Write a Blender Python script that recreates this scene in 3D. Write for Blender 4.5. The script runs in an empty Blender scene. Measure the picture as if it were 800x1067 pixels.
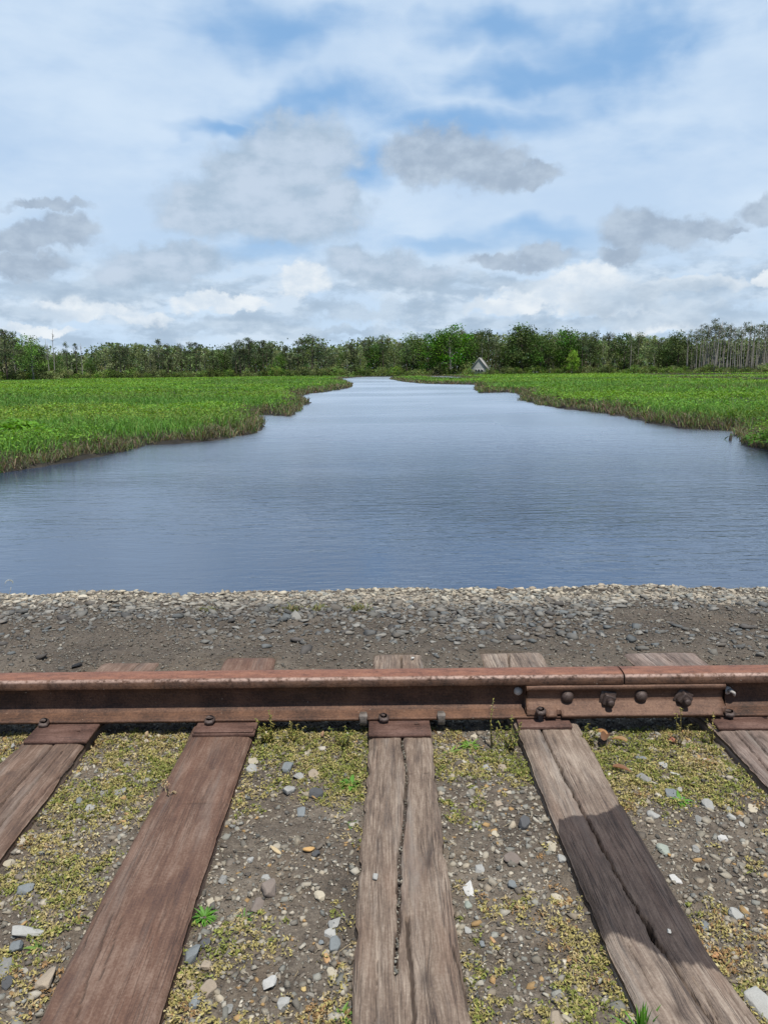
import bpy, math, random
import numpy as np
from mathutils import Vector, Matrix, Euler

random.seed(7)
RNG = np.random.default_rng(11)
SC = bpy.context.scene
COL = SC.collection
R = math.radians

# ------------------------------------------------------------------ camera
H_EYE = 1.25                 # eye height over the tops of the ties, metres
F_PX = 801.0                 # focal length in photo pixels (800 x 1067)
PITCH, ROLL = R(10.57), R(-0.6)
cam_data = bpy.data.cameras.new('camera')
cam_data.sensor_fit = 'VERTICAL'
cam_data.sensor_height = 36.0
cam_data.lens = 36.0 * F_PX / 1067.0
cam_data.clip_start = 0.05
cam_data.clip_end = 20000
cam = bpy.data.objects.new('camera', cam_data)
COL.objects.link(cam)
CAM_R = Matrix.Rotation(math.pi / 2 - PITCH, 3, 'X') @ Matrix.Rotation(ROLL, 3, 'Z')
cam.matrix_world = Matrix.Translation((0, 0, H_EYE)) @ CAM_R.to_4x4()
SC.camera = cam
_CR = np.array(CAM_R)


def ray(px, py):
    d = _CR @ np.array([(px - 400) / F_PX, (533.5 - py) / F_PX, -1.0])
    return d / np.linalg.norm(d)


def at(px, py, z=0.0):
    """where the line of sight through a spot of the photo meets the level z"""
    d = ray(px, py)
    t = (z - H_EYE) / d[2]
    return d[0] * t, d[1] * t


def at_y(px, py, y):
    d = ray(px, py)
    t = y / d[1]
    return d[0] * t, H_EYE + d[2] * t


def azel(px, py):
    d = ray(px, py)
    return math.atan2(d[0], d[1]), math.asin(d[2])


# ------------------------------------------------------------------ numpy noise
_TAB = np.random.default_rng(3).random((256, 256)).astype(np.float32)


def vnoise(x, y, seed=0):
    x = np.asarray(x, dtype=np.float64) + seed * 17.31
    y = np.asarray(y, dtype=np.float64) + seed * 9.77
    xi, yi = np.floor(x), np.floor(y)
    fx, fy = x - xi, y - yi
    fx = fx * fx * (3 - 2 * fx)
    fy = fy * fy * (3 - 2 * fy)
    xi = xi.astype(np.int64) & 255
    yi = yi.astype(np.int64) & 255
    x1, y1 = (xi + 1) & 255, (yi + 1) & 255
    return (_TAB[xi, yi] * (1 - fx) * (1 - fy) + _TAB[x1, yi] * fx * (1 - fy)
            + _TAB[xi, y1] * (1 - fx) * fy + _TAB[x1, y1] * fx * fy)


def fbm(x, y, oct=4, seed=0, gain=.5):
    s, a, t = 0, 1.0, 0
    x = np.asarray(x, dtype=np.float64)
    y = np.asarray(y, dtype=np.float64)
    for i in range(oct):
        s = s + a * vnoise(x * 2 ** i, y * 2 ** i, seed + i * 3)
        t += a
        a *= gain
    return s / t


def sstep(a, b, x):
    t = np.clip((x - a) / (b - a), 0, 1)
    return t * t * (3 - 2 * t)


# ------------------------------------------------------------------ mesh helpers
def mesh_np(name, v, f, mat=None, attrs=None, smooth=False):
    """one mesh datablock from arrays; f is an (N,3) or (N,4) array or a list of such arrays"""
    v = np.asarray(v, dtype=np.float32).reshape(-1, 3)
    fl = f if isinstance(f, (list, tuple)) else [f]
    fl = [np.asarray(q, dtype=np.int32) for q in fl if len(q)]
    me = bpy.data.meshes.new(name)
    me.vertices.add(len(v))
    me.vertices.foreach_set('co', v.ravel())
    loops = np.concatenate([q.ravel() for q in fl])
    tot = np.concatenate([np.full(len(q), q.shape[1], np.int32) for q in fl])
    start = np.concatenate([[0], np.cumsum(tot)[:-1]]).astype(np.int32)
    me.loops.add(len(loops))
    me.loops.foreach_set('vertex_index', loops)
    me.polygons.add(len(tot))
    me.polygons.foreach_set('loop_start', start)
    me.polygons.foreach_set('loop_total', tot)
    if smooth:
        me.polygons.foreach_set('use_smooth', np.ones(len(tot), dtype=bool))
    for k, a in (attrs or {}).items():
        a = np.asarray(a, dtype=np.float32)
        if a.ndim == 1:
            at_ = me.attributes.new(k, 'FLOAT', 'POINT')
            at_.data.foreach_set('value', a)
        elif k == 'Col':
            at_ = me.attributes.new(k, 'FLOAT_COLOR', 'POINT')
            if a.shape[1] == 3:
                a = np.concatenate([a, np.ones((len(a), 1), np.float32)], 1)
            at_.data.foreach_set('color', a.ravel())
        else:
            at_ = me.attributes.new(k, 'FLOAT_VECTOR', 'POINT')
            at_.data.foreach_set('vector', a.ravel())
    me.update(calc_edges=True)
    me.validate()
    if mat:
        me.materials.append(mat)
    return me


def obj(name, me, parent=None, loc=None):
    o = bpy.data.objects.new(name, me)
    COL.objects.link(o)
    if loc is not None:
        o.location = loc
    if parent:
        o.parent = parent
    return o


def tag(o, label=None, cat=None, group=None, kind=None):
    if label: o['label'] = label
    if cat: o['category'] = cat
    if group: o['group'] = group
    if kind: o['kind'] = kind
    return o


def thing(name, label, cat, loc=(0, 0, 0), rotz=0.0, group=None):
    o = bpy.data.objects.new(name, None)
    COL.objects.link(o)
    o.empty_display_size = .1
    o.location = loc
    o.rotation_euler = (0, 0, rotz)
    return tag(o, label, cat, group)


def dup(root, loc, rotz=0.0, scale=None, label=None, group=None):
    r = root.copy()
    COL.objects.link(r)
    r.location = loc
    r.rotation_euler = (0, 0, rotz)
    if scale is not None:
        r.scale = scale
    if label: r['label'] = label
    if group: r['group'] = group
    for ch in list(root.children):
        c = ch.copy()
        COL.objects.link(c)
        c.parent = r
        for g in list(ch.children):
            d = g.copy()
            COL.objects.link(d)
            d.parent = c
    return r


def grid_faces(nx, ny):
    """quads of an nx x ny vertex grid stored row by row (x fastest)"""
    i = np.arange(nx - 1)[None, :] + (np.arange(ny - 1) * nx)[:, None]
    i = i.ravel()
    return np.stack([i, i + 1, i + 1 + nx, i + nx], 1)


class Soup:
    """collects pieces of one mesh"""
    def __init__(self):
        self.v, self.t, self.q, self.c, self.n = [], [], [], [], 0

    def add(self, v, tris=None, quads=None, col=None):
        v = np.asarray(v, dtype=np.float32).reshape(-1, 3)
        if tris is not None and len(tris): self.t.append(np.asarray(tris, np.int32) + self.n)
        if quads is not None and len(quads): self.q.append(np.asarray(quads, np.int32) + self.n)
        if col is not None:
            c = np.asarray(col, np.float32)
            if c.ndim == 1: c = np.tile(c, (len(v), 1))
            self.c.append(c)
        self.v.append(v)
        self.n += len(v)
        return self

    def box(self, c, s, rot=None, col=None):
        p = np.array([[x, y, z] for z in (-.5, .5) for y in (-.5, .5) for x in (-.5, .5)]) * np.array(s)
        if rot is not None: p = p @ np.array(rot).T
        return self.add(p + np.array(c), quads=[[0, 2, 3, 1], [4, 5, 7, 6], [0, 1, 5, 4], [2, 6, 7, 3], [0, 4, 6, 2], [1, 3, 7, 5]], col=col)

    def tube(self, pts, rad, n=7, col=None, cap=True):
        pts = np.asarray(pts, float)
        rad = np.broadcast_to(np.asarray(rad, float), (len(pts),))
        tan = np.gradient(pts, axis=0)
        tan /= np.linalg.norm(tan, axis=1, keepdims=True) + 1e-9
        ref = np.array([0, 0, 1.0]) if abs(tan[0][2]) < .8 else np.array([1.0, 0, 0])
        vs = []
        for p, t, r in zip(pts, tan, rad):
            u = np.cross(t, ref); u /= np.linalg.norm(u) + 1e-9
            w = np.cross(t, u)
            a = np.arange(n) / n * 2 * math.pi
            vs.append(p + r * (np.cos(a)[:, None] * u + np.sin(a)[:, None] * w))
        m = len(pts)
        v = np.concatenate(vs)
        q = []
        for i in range(m - 1):
            for j in range(n):
                q.append([i * n + j, i * n + (j + 1) % n, (i + 1) * n + (j + 1) % n, (i + 1) * n + j])
        t = []
        if cap:
            v = np.concatenate([v, [pts[0], pts[-1]]])
            for j in range(n):
                t.append([m * n, (j + 1) % n, j])
                t.append([m * n + 1, (m - 1) * n + j, (m - 1) * n + (j + 1) % n])
        return self.add(v, t, q, col)

    def lathe(self, prof, n=20, M=None, col=None):
        """prof: (r, h) pairs from base to top, axis +Z, then matrix M"""
        a = np.arange(n) / n * 2 * math.pi
        v = np.concatenate([np.stack([r * np.cos(a), r * np.sin(a), np.full(n, h)], 1) for r, h in prof])
        m = len(prof)
        q = [[i * n + j, i * n + (j + 1) % n, (i + 1) * n + (j + 1) % n, (i + 1) * n + j] for i in range(m - 1) for j in range(n)]
        if M is not None:
            A = np.array(M)
            v = v @ A[:3, :3].T + A[:3, 3]
        return self.add(v, None, q, col)

    def mesh(self, name, mat, smooth=False):
        f = []
        if self.t: f.append(np.concatenate(self.t))
        if self.q: f.append(np.concatenate(self.q))
        at_ = {'Col': np.concatenate(self.c)} if self.c and sum(len(c) for c in self.c) == self.n else None
        return mesh_np(name, np.concatenate(self.v), f, mat, at_, smooth)


def bevelled(o, w, seg=2, angle=30):
    m = o.modifiers.new('edge', 'BEVEL')
    m.width = w
    m.segments = seg
    m.limit_method = 'ANGLE'
    m.angle_limit = R(angle)
    return o


def rand_rot(n):
    q = RNG.normal(size=(n, 4))
    q /= np.linalg.norm(q, axis=1, keepdims=True)
    w, x, y, z = q.T
    return np.stack([np.stack([1 - 2 * (y * y + z * z), 2 * (x * y - z * w), 2 * (x * z + y * w)], 1),
                     np.stack([2 * (x * y + z * w), 1 - 2 * (x * x + z * z), 2 * (y * z - x * w)], 1),
                     np.stack([2 * (x * z - y * w), 2 * (y * z + x * w), 1 - 2 * (x * x + y * y)], 1)], 1)


# ------------------------------------------------------------------ materials
def new_mat(name):
    m = bpy.data.materials.new(name)
    m.use_nodes = True
    nt = m.node_tree
    for n in list(nt.nodes):
        nt.nodes.remove(n)
    return m, G(nt)


class G:
    """a small writer of node trees"""
    def __init__(self, nt):
        self.nt = nt

    def n(self, kind, **kw):
        nd = self.nt.nodes.new(kind)
        for k, v in kw.items():
            setattr(nd, k, v)
        return nd

    def put(self, sock, val):
        if val is None: return
        if isinstance(val, bpy.types.NodeSocket):
            self.nt.links.new(val, sock)
        else:
            if sock.type == 'RGBA' and not isinstance(val, (int, float)) and len(val) == 3: val = (*val, 1)
            sock.default_value = val

    def m(self, op, a, b=None, c=None, clamp=False):
        nd = self.n('ShaderNodeMath', operation=op, use_clamp=clamp)
        for s, v in zip(nd.inputs, (a, b, c)): self.put(s, v)
        return nd.outputs[0]

    def vm(self, op, a, b=None, out=0):
        nd = self.n('ShaderNodeVectorMath', operation=op)
        self.put(nd.inputs[0], a)
        if b is not None: self.put(nd.inputs[1], b)
        return nd.outputs[out]

    def scale(self, a, s):
        nd = self.n('ShaderNodeVectorMath', operation='SCALE')
        self.put(nd.inputs[0], a)
        self.put(nd.inputs['Scale'], s)
        return nd.outputs[0]

    def noise(self, vec=None, scale=5.0, detail=4.0, rough=.55, dist=0.0, color=False):
        nd = self.n('ShaderNodeTexNoise')
        if vec is not None: self.put(nd.inputs['Vector'], vec)
        self.put(nd.inputs['Scale'], scale)
        self.put(nd.inputs['Detail'], detail)
        self.put(nd.inputs['Roughness'], rough)
        self.put(nd.inputs['Distortion'], dist)
        return nd.outputs['Color' if color else 'Fac']

    def ramp(self, fac, stops, interp='LINEAR'):
        nd = self.n('ShaderNodeValToRGB')
        cr = nd.color_ramp
        cr.interpolation = interp
        while len(cr.elements) < len(stops): cr.elements.new(.5)
        for e, (p, c) in zip(cr.elements, stops):
            e.position = p
            e.color = (*c, 1) if len(c) == 3 else c
        self.put(nd.inputs[0], fac)
        return nd.outputs[0]

    def mix(self, fac, a, b, blend='MIX'):
        nd = self.n('ShaderNodeMix', data_type='RGBA', blend_type=blend)
        self.put(nd.inputs[0], fac)
        self.put(nd.inputs[6], a)
        self.put(nd.inputs[7], b)
        return nd.outputs[2]

    def ss(self, lo, hi, x):
        nd = self.n('ShaderNodeMapRange', interpolation_type='SMOOTHSTEP')
        self.put(nd.inputs[0], x)
        self.put(nd.inputs[1], lo)
        self.put(nd.inputs[2], hi)
        return nd.outputs[0]

    def attr(self, name, out='Fac'):
        nd = self.n('ShaderNodeAttribute', attribute_name=name)
        return nd.outputs[out]

    def coord(self, which='Object'):
        return self.n('ShaderNodeTexCoord').outputs[which]

    def xyz(self, x, y, z=0.0):
        nd = self.n('ShaderNodeCombineXYZ')
        for s, v in zip(nd.inputs, (x, y, z)): self.put(s, v)
        return nd.outputs[0]

    def sep(self, v):
        nd = self.n('ShaderNodeSeparateXYZ')
        self.put(nd.inputs[0], v)
        return nd.outputs

    def mapping(self, vec, scale=(1, 1, 1), loc=(0, 0, 0), rot=(0, 0, 0)):
        nd = self.n('ShaderNodeMapping')
        self.put(nd.inputs['Vector'], vec)
        nd.inputs['Scale'].default_value = scale
        nd.inputs['Location'].default_value = loc
        nd.inputs['Rotation'].default_value = rot
        return nd.outputs[0]

    def bump(self, h, strength=.5, dist=.01, normal=None):
        nd = self.n('ShaderNodeBump')
        self.put(nd.inputs['Height'], h)
        self.put(nd.inputs['Strength'], strength)
        self.put(nd.inputs['Distance'], dist)
        if normal is not None: self.put(nd.inputs['Normal'], normal)
        return nd.outputs[0]

    def out(self, color, rough=.8, normal=None, metallic=0.0, spec=.3, **kw):
        b = self.n('ShaderNodeBsdfPrincipled')
        self.put(b.inputs['Base Color'], color)
        self.put(b.inputs['Roughness'], rough)
        self.put(b.inputs['Metallic'], metallic)
        self.put(b.inputs['Specular IOR Level'], spec)
        if normal is not None: self.put(b.inputs['Normal'], normal)
        for k, v in kw.items(): self.put(b.inputs[k], v)
        o = self.n('ShaderNodeOutputMaterial')
        self.nt.links.new(b.outputs[0], o.inputs[0])
        return b


def mat_leaf(name, trans=.35, rough=.6, gain=1.0, sheen=.25, vary=False):
    """leaves and blades: colour from the mesh, some light shining through"""
    m, g = new_mat(name)
    c = g.attr('Col', 'Color')
    if vary:                                  # every tree its own shade
        r = g.n('ShaderNodeObjectInfo').outputs['Random']
        r2 = g.m('FRACT', g.m('MULTIPLY', r, 37.7))
        hs = g.n('ShaderNodeHueSaturation')
        g.put(hs.inputs['Hue'], g.m('ADD', .475, g.m('MULTIPLY', r2, .04)))
        g.put(hs.inputs['Saturation'], g.m('ADD', .80, g.m('MULTIPLY', r2, .36)))
        g.put(hs.inputs['Value'], g.m('ADD', .72, g.m('MULTIPLY', r, .95)))
        g.put(hs.inputs['Color'], c)
        c = hs.outputs[0]
    b = g.n('ShaderNodeBsdfPrincipled')
    g.put(b.inputs['Base Color'], c)
    g.put(b.inputs['Roughness'], rough)
    g.put(b.inputs['Specular IOR Level'], sheen)
    t = g.n('ShaderNodeBsdfTranslucent')
    g.put(t.inputs['Color'], g.mix(1.0, c, (1.0, 1.0, .55, 1), 'MULTIPLY'))
    mx = g.n('ShaderNodeMixShader')
    g.put(mx.inputs[0], trans)
    g.nt.links.new(b.outputs[0], mx.inputs[1])
    g.nt.links.new(t.outputs[0], mx.inputs[2])
    o = g.n('ShaderNodeOutputMaterial')
    g.nt.links.new(mx.outputs[0], o.inputs[0])
    return m


def mat_rust(name, dark, mid, light, spot=.5, rough=.62, seed=0.0, wear_glint=False):
    m, g = new_mat(name)
    p = g.vm('ADD', g.coord('Object'), (seed, seed * .7, 0))
    a = g.noise(p, 9, 6, .65)
    b = g.noise(p, 120, 6, .74)
    s = g.noise(g.mapping(p, (3, 30, 60)), 4, 5, .6)
    f = g.m('ADD', g.m('MULTIPLY', a, .48), g.m('ADD', g.m('MULTIPLY', b, .36), g.m('MULTIPLY', s, .20)))
    pit = g.ss(.40, .30, g.noise(p, 210, 4, .6))
    col = g.ramp(f, [(.40, dark), (.5, mid), (.62, light)])
    col = g.mix(g.m('MULTIPLY', pit, .75), col, (dark[0] * .5, dark[1] * .5, dark[2] * .5, 1))
    fleck = g.ss(.735, .77, g.noise(p, 75, 2, .5))
    col = g.mix(g.m('MULTIPLY', fleck, spot), col, (.38, .33, .27, 1))
    if wear_glint:                                   # polished lip with its edge highlight painted in, and orange running surface
        w = g.attr('wear_glint')
        col = g.mix(g.m('MULTIPLY', w, g.ss(.3, .6, g.noise(p, 60, 4, .6))), col, (.42, .30, .25, 1))
        t = g.attr('tread')
        tc = g.ramp(g.m('ADD', g.m('MULTIPLY', g.noise(g.mapping(p, (1, 3, 1)), 16, 5, .6), .6), g.m('MULTIPLY', b, .4)),
                    [(.36, (.105, .048, .032)), (.48, (.185, .080, .050)), (.62, (.255, .115, .068)), (.75, (.26, .15, .11))])
        col = g.mix(t, col, tc)
    bmp = g.bump(g.m('ADD', b, g.m('MULTIPLY', g.noise(p, 420, 3, .6), .5)), .65, .0030)
    g.out(col, g.m('SUBTRACT', rough, g.m('MULTIPLY', g.m('SUBTRACT', b, .5), .3)), bmp, .12, .35)
    return m
# ------------------------------------------------------------------ sun and sky
SUN_EL, SUN_AZ = R(68), R(162)            # azimuth clockwise from +Y: behind the camera, to the right
sd = Vector((math.sin(SUN_AZ) * math.cos(SUN_EL), math.cos(SUN_AZ) * math.cos(SUN_EL), math.sin(SUN_EL)))
sun_l = bpy.data.lights.new('sun', 'SUN')
sun_l.energy = 5.0
sun_l.angle = R(.6)
sun_l.color = (1, .955, .88)
sun = bpy.data.objects.new('sun', sun_l)
COL.objects.link(sun)
sun.rotation_euler = sd.to_track_quat('Z', 'Y').to_euler()


def build_world():
    w = bpy.data.worlds.new('World')
    SC.world = w
    w.use_nodes = True
    nt = w.node_tree
    for n in list(nt.nodes): nt.nodes.remove(n)
    g = G(nt)
    d = g.coord('Generated')
    d = g.vm('NORMALIZE', d)
    x, y, z = g.sep(d)
    az = g.m('ARCTAN2', x, y)
    el = g.m('ARCSINE', z)
    p = g.xyz(az, el, 0)
    sky = g.n('ShaderNodeTexSky', sky_type='NISHITA')
    sky.sun_disc = False
    sky.sun_elevation = SUN_EL
    sky.sun_rotation = SUN_AZ
    sky.air_density, sky.dust_density, sky.ozone_density = 1.0, .6, 1.5
    K = 9.0                               # 1 / background strength
    c = lambda r, gg, b: (r * K, gg * K, b * K, 1)
    front = g.ss(-.35, .45, g.m('SUBTRACT', y, g.m('MULTIPLY', g.m('MAXIMUM', g.m('SUBTRACT', el, .75), 0.0), .9)))
    blue = g.mix(.8, sky.outputs[0], g.mix(front, c(.11, .21, .42), c(.27, .495, .82)))
    # high thin cloud: long fibres lying on a flat layer far up
    zz = g.m('ADD', g.m('MAXIMUM', z, 0.0), .22)
    q = g.xyz(g.m('DIVIDE', x, zz), g.m('DIVIDE', y, zz), 0)
    q = g.mapping(q, (.55, 1.5, 1), (3.1, 1.7, 0), (0, 0, R(-9)))
    warp = g.scale(g.vm('SUBTRACT', g.noise(p, 5, 3, .5, color=True), (.5, .5, .5)), .9)
    fib = g.noise(g.vm('ADD', q, warp), 1.9, 6, .50)
    fine = g.noise(g.vm('ADD', g.mapping(p, (7, 26, 1)), g.scale(warp, 1.6)), 1.3, 6, .56)
    veil = g.m('ADD', g.m('MULTIPLY', fib, .62), g.m('MULTIPLY', fine, .38))
    # where the veil opens to blue, where it is thick
    def blob(px, py, rx, ry, vec):
        a, e = azel(px, py)
        sub = g.vm('SUBTRACT', vec, (a, e, 0))
        return g.m('SUBTRACT', 1.0, g.vm('LENGTH', g.vm('MULTIPLY', sub, (801 / rx, 801 / ry, 1)), out=1))
    pw = g.vm('ADD', p, g.scale(g.vm('SUBTRACT', g.noise(p, 7, 4, .55, color=True), (.5, .5, .5)), .12))
    hole = None
    for b in ((650, 45, 150, 50), (560, 68, 140, 26), (325, 112, 130, 26), (300, 25, 120, 36), (250, 130, 95, 15), (470, 128, 120, 22), (560, 250, 120, 22), (470, 262, 90, 14),
              (280, 268, 70, 16), (380, 170, 70, 30), (520, 20, 120, 26)):
        e = g.m('MAXIMUM', blob(*b, pw), 0.0)
        hole = e if hole is None else g.m('MAXIMUM', hole, e)
    cover = g.m('SUBTRACT', g.m('ADD', veil, .30), g.m('MULTIPLY', hole, .49))
    cover = g.ss(.34, .84, cover)
    cover = g.m('MULTIPLY', cover, g.m('ADD', .22, g.m('MULTIPLY', front, .78)))
    cover = g.m('ADD', g.m('MULTIPLY', cover, .86), g.m('MULTIPLY', g.ss(.30, .02, el), .14))
    vcol = g.mix(g.ss(.35, .7, g.noise(g.mapping(p, (1, 2.2, 1)), 4, 5, .55)), c(.545, .695, .89), c(.70, .825, .965))
    col = g.mix(cover, blue, vcol)
    # pale brightening low over the land
    col = g.mix(g.m('MULTIPLY', g.ss(.24, .03, el), .6), col, c(.575, .735, .915))
    # cumulus: noisy-edged heaps, white where the sun reaches them, grey beneath
    pf = g.vm('ADD', g.vm('ADD', p, g.scale(g.vm('SUBTRACT', g.noise(p, 11, 3, .5, color=True), (.5, .5, .5)), .045)),
              g.scale(g.vm('SUBTRACT', g.noise(p, 42, 5, .6, color=True), (.5, .5, .5)), .034))
    puff = g.noise(g.mapping(p, (1, 1.5, 1)), 26, 6, .58)

    def heap(blobs, dens, lo=0.02, hi=.40, soft=.45):
        E = None
        for b in blobs:
            e = blob(*b, pf)
            E = e if E is None else g.m('MAXIMUM', E, e)
        E2 = g.m('ADD', E, g.m('MULTIPLY', g.m('SUBTRACT', puff, .5), soft))
        return g.m('MULTIPLY', g.ss(lo, hi, E2), dens), E2
    low = g.noise(g.mapping(p, (1, 2.6, 1), (.3, .2, 0)), 9.5, 7, .6)
    lmask = g.m('MULTIPLY', g.ss(.165, .09, el), g.ss(.40, .56, low))
    lshade = g.noise(g.mapping(p, (1, 2.2, 1), (1.3, .35, 0)), 15, 6, .6)
    lcol = g.mix(g.ss(.42, .60, lshade), c(.395, .51, .645), c(.66, .77, .89))
    col = g.mix(g.m('MULTIPLY', lmask, g.m('MULTIPLY', front, .8)), col, lcol)
    # bright sunlit heaps near the horizon
    m1, _ = heap(((610, 300, 55, 24), (560, 306, 50, 18), (650, 312, 40, 18), (315, 292, 34, 18), (796, 292, 14, 10), (150, 328, 26, 8), (690, 330, 70, 16), (95, 320, 60, 12),
                  (40, 342, 40, 6), (520, 322, 40, 10), (230, 315, 60, 10), (720, 300, 60, 10)), .95, .0, .4, .9)
    col = g.mix(m1, col, g.mix(g.ss(.3, .7, puff), c(.64, .74, .85), c(.86, .91, .95)))
    # grey layers in front of them
    m2, e2 = heap(((90, 300, 120, 14), (400, 325, 130, 12), (690, 312, 110, 22), (600, 335, 160, 10), (750, 330, 80, 14), (520, 296, 60, 10), (240, 335, 120, 9), (30, 325, 60, 9),
                   (420, 298, 70, 12), (330, 345, 160, 7)), .8, .0, .6, 1.0)
    col = g.mix(m2, col, g.mix(g.ss(.35, .65, lshade), c(.395, .51, .645), c(.56, .675, .80)))
    m3, e3 = heap(((300, 162, 78, 42), (335, 158, 50, 44), (255, 178, 55, 32), (240, 212, 84, 40), (305, 222, 88, 38), (345, 218, 38, 36), (205, 222, 44, 30), (275, 195, 80, 40),
                   (165, 276, 70, 23), (210, 272, 36, 18), (130, 284, 40, 16), (395, 280, 60, 22), (365, 272, 38, 20), (430, 288, 55, 15)), .86, .0, .46, .60)
    top = g.m('ADD', g.m('ADD', g.m('MULTIPLY', puff, .38), g.m('MULTIPLY', lshade, .5)), g.m('MULTIPLY', e3, .18))
    col = g.mix(m3, col, g.mix(g.ss(.36, .68, top), c(.37, .485, .615), c(.555, .655, .785)))
    m4, e4 = heap(((440, 162, 54, 32), (480, 160, 62, 32), (515, 172, 46, 26), (550, 180, 36, 13), (45, 246, 54, 16), (70, 236, 30, 16), (20, 252, 36, 15), (25, 276, 48, 14), (50, 212, 44, 7),
                   (665, 242, 48, 26), (690, 246, 54, 18), (735, 237, 40, 15), (762, 238, 14, 7), (645, 268, 32, 13), (795, 215, 28, 16), (565, 268, 38, 14), (520, 272, 44, 10)), .86, .0, .46, .66)
    col = g.mix(m4, col, g.mix(g.ss(.34, .70, puff), c(.345, .43, .545), c(.49, .585, .70)))
    # nothing but a soft ground tone under the horizon
    col = g.mix(g.ss(0.0, -.06, el), col, c(.10, .12, .09))
    bg = g.n('ShaderNodeBackground')
    g.put(bg.inputs[0], col)
    bg.inputs[1].default_value = .1
    o = g.n('ShaderNodeOutputWorld')
    nt.links.new(bg.outputs[0], o.inputs[0])
    w.cycles.sampling_method = 'MANUAL'
    w.cycles.sample_map_resolution = 512


build_world()
SC.view_settings.view_transform = 'Standard'
SC.view_settings.look = 'None'
SC.view_settings.exposure = 0.16
SC.view_settings.gamma = 1.0

# ------------------------------------------------------------------ water and marsh
Z_WATER, Z_MARSH = -1.10, -.84


def mat_water():
    m, g = new_mat('creek water')
    p = g.coord('Object')
    x, y, z = g.sep(p)
    patch = g.ss(.40, .62, g.noise(g.mapping(p, (.035, .06, 1)), 1.0, 4, .55))
    w1 = g.noise(g.mapping(p, (.55, 1.5, 1), (0, 0, 0), (0, 0, R(8))), 1.0, 3, .5, .3)
    w2 = g.noise(g.mapping(p, (1.5, 5.2, 1), (0, 0, 0), (0, 0, R(-6))), 1.0, 4, .55, .5)
    w3 = g.noise(g.mapping(p, (6, 15, 1)), 1.0, 2, .5, .4)
    h = g.m('ADD', g.m('MULTIPLY', w1, .20), g.m('ADD', g.m('MULTIPLY', w2, .36), g.m('MULTIPLY', w3, .12)))
    h = g.m('MULTIPLY', h, g.m('ADD', .18, g.m('MULTIPLY', patch, .95)))
    h = g.m('MULTIPLY', h, g.m('SUBTRACT', 1.0, g.m('MULTIPLY', g.ss(9.0, 60.0, y), .90)))
    n = g.bump(h, 1.0, .125)
    far = g.ss(4.0, 32.0, y)
    ro = g.m('ADD', .05, g.m('MULTIPLY', far, g.m('ADD', .19, g.m('MULTIPLY', patch, .09))))
    fr = g.n('ShaderNodeFresnel')
    g.put(fr.inputs['IOR'], 1.95)
    g.put(fr.inputs['Normal'], n)
    body = g.n('ShaderNodeBsdfDiffuse')
    g.put(body.inputs['Color'], (.022, .037, .072, 1))
    gl = g.n('ShaderNodeBsdfGlossy', distribution='MULTI_GGX')
    g.put(gl.inputs['Color'], (.94, .97, 1, 1))
    g.put(gl.inputs['Roughness'], ro)
    g.put(gl.inputs['Normal'], n)
    mx = g.n('ShaderNodeMixShader')
    g.put(mx.inputs[0], fr.outputs[0])
    g.nt.links.new(body.outputs[0], mx.inputs[1])
    g.nt.links.new(gl.outputs[0], mx.inputs[2])
    o = g.n('ShaderNodeOutputMaterial')
    g.nt.links.new(mx.outputs[0], o.inputs[0])
    return m


ws = Soup()
xs = [-900, -60, 60, 900]
ws.add([[-900, 4.2, 0], [900, 4.2, 0], [900, 420, 0], [-900, 420, 0]], quads=[[0, 1, 2, 3]])
water = obj('water', ws.mesh('water', mat_water()), loc=(0, 0, Z_WATER))
tag(water, kind='structure')

CREEK_PX = [(-140, 532), (0, 497), (40, 488), (100, 476), (160, 465), (220, 459), (262, 453), (271, 447), (273, 440), (266, 434.5), (275, 432.5), (302, 434),
            (315, 427), (319, 420), (312, 412.5), (322, 410.5), (340, 408.5), (366, 404), (368, 401), (357, 397), (356, 394.5), (380, 392.7),
            (428, 391.8), (433, 392.6), (404, 394.8), (420, 398), (442, 400), (494, 401), (499, 404), (493, 406), (501, 409.5), (530, 408.8),
            (543, 411.5), (541, 417), (560, 422), (587, 426.5), (631, 431), (675, 441), (705, 446.5), (732, 448), (762, 449), (767, 455),
            (764, 459), (773, 464), (800, 471), (900, 505), (1000, 545)]
CREEK = np.array([at(px, py, Z_WATER) for px, py in CREEK_PX] + [(28, 4.0), (-28, 4.0)])
POOLS = [(at(463, 393.4, Z_WATER), (4.0, 34)), (at(785, 397.5, Z_WATER), (6.0, 24)), (at(740, 391.5, Z_WATER), (12, 26)), (at(745, 409, Z_WATER), (3, 2.2))]


def land_dist(x, y):
    """signed distance to the water's edge: positive on land"""
    x = np.asarray(x, float); y = np.asarray(y, float)
    best = np.full(x.shape, 1e9)
    inside = np.zeros(x.shape, bool)
    P = CREEK
    for i in range(len(P)):
        a, b = P[i], P[(i + 1) % len(P)]
        e = b - a
        t = np.clip(((x - a[0]) * e[0] + (y - a[1]) * e[1]) / (e @ e), 0, 1)
        best = np.minimum(best, (x - a[0] - t * e[0]) ** 2 + (y - a[1] - t * e[1]) ** 2)
        cr = (a[1] > y) != (b[1] > y)
        xi = (b[0] - a[0]) * (y - a[1]) / (b[1] - a[1] + 1e-12) + a[0]
        inside ^= cr & (x < xi)
    s = np.where(inside, -1, 1) * np.sqrt(best)
    for (cx, cy), (rx, ry) in POOLS:
        q = np.sqrt(((x - cx) / rx) ** 2 + ((y - cy) / ry) ** 2)
        s = np.minimum(s, (q - 1) * min(rx, ry))
    return s + (fbm(x * .9, y * .9, 3, 5) - .5) * np.clip(np.hypot(x, y) / 30, .25, 1.1)


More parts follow.
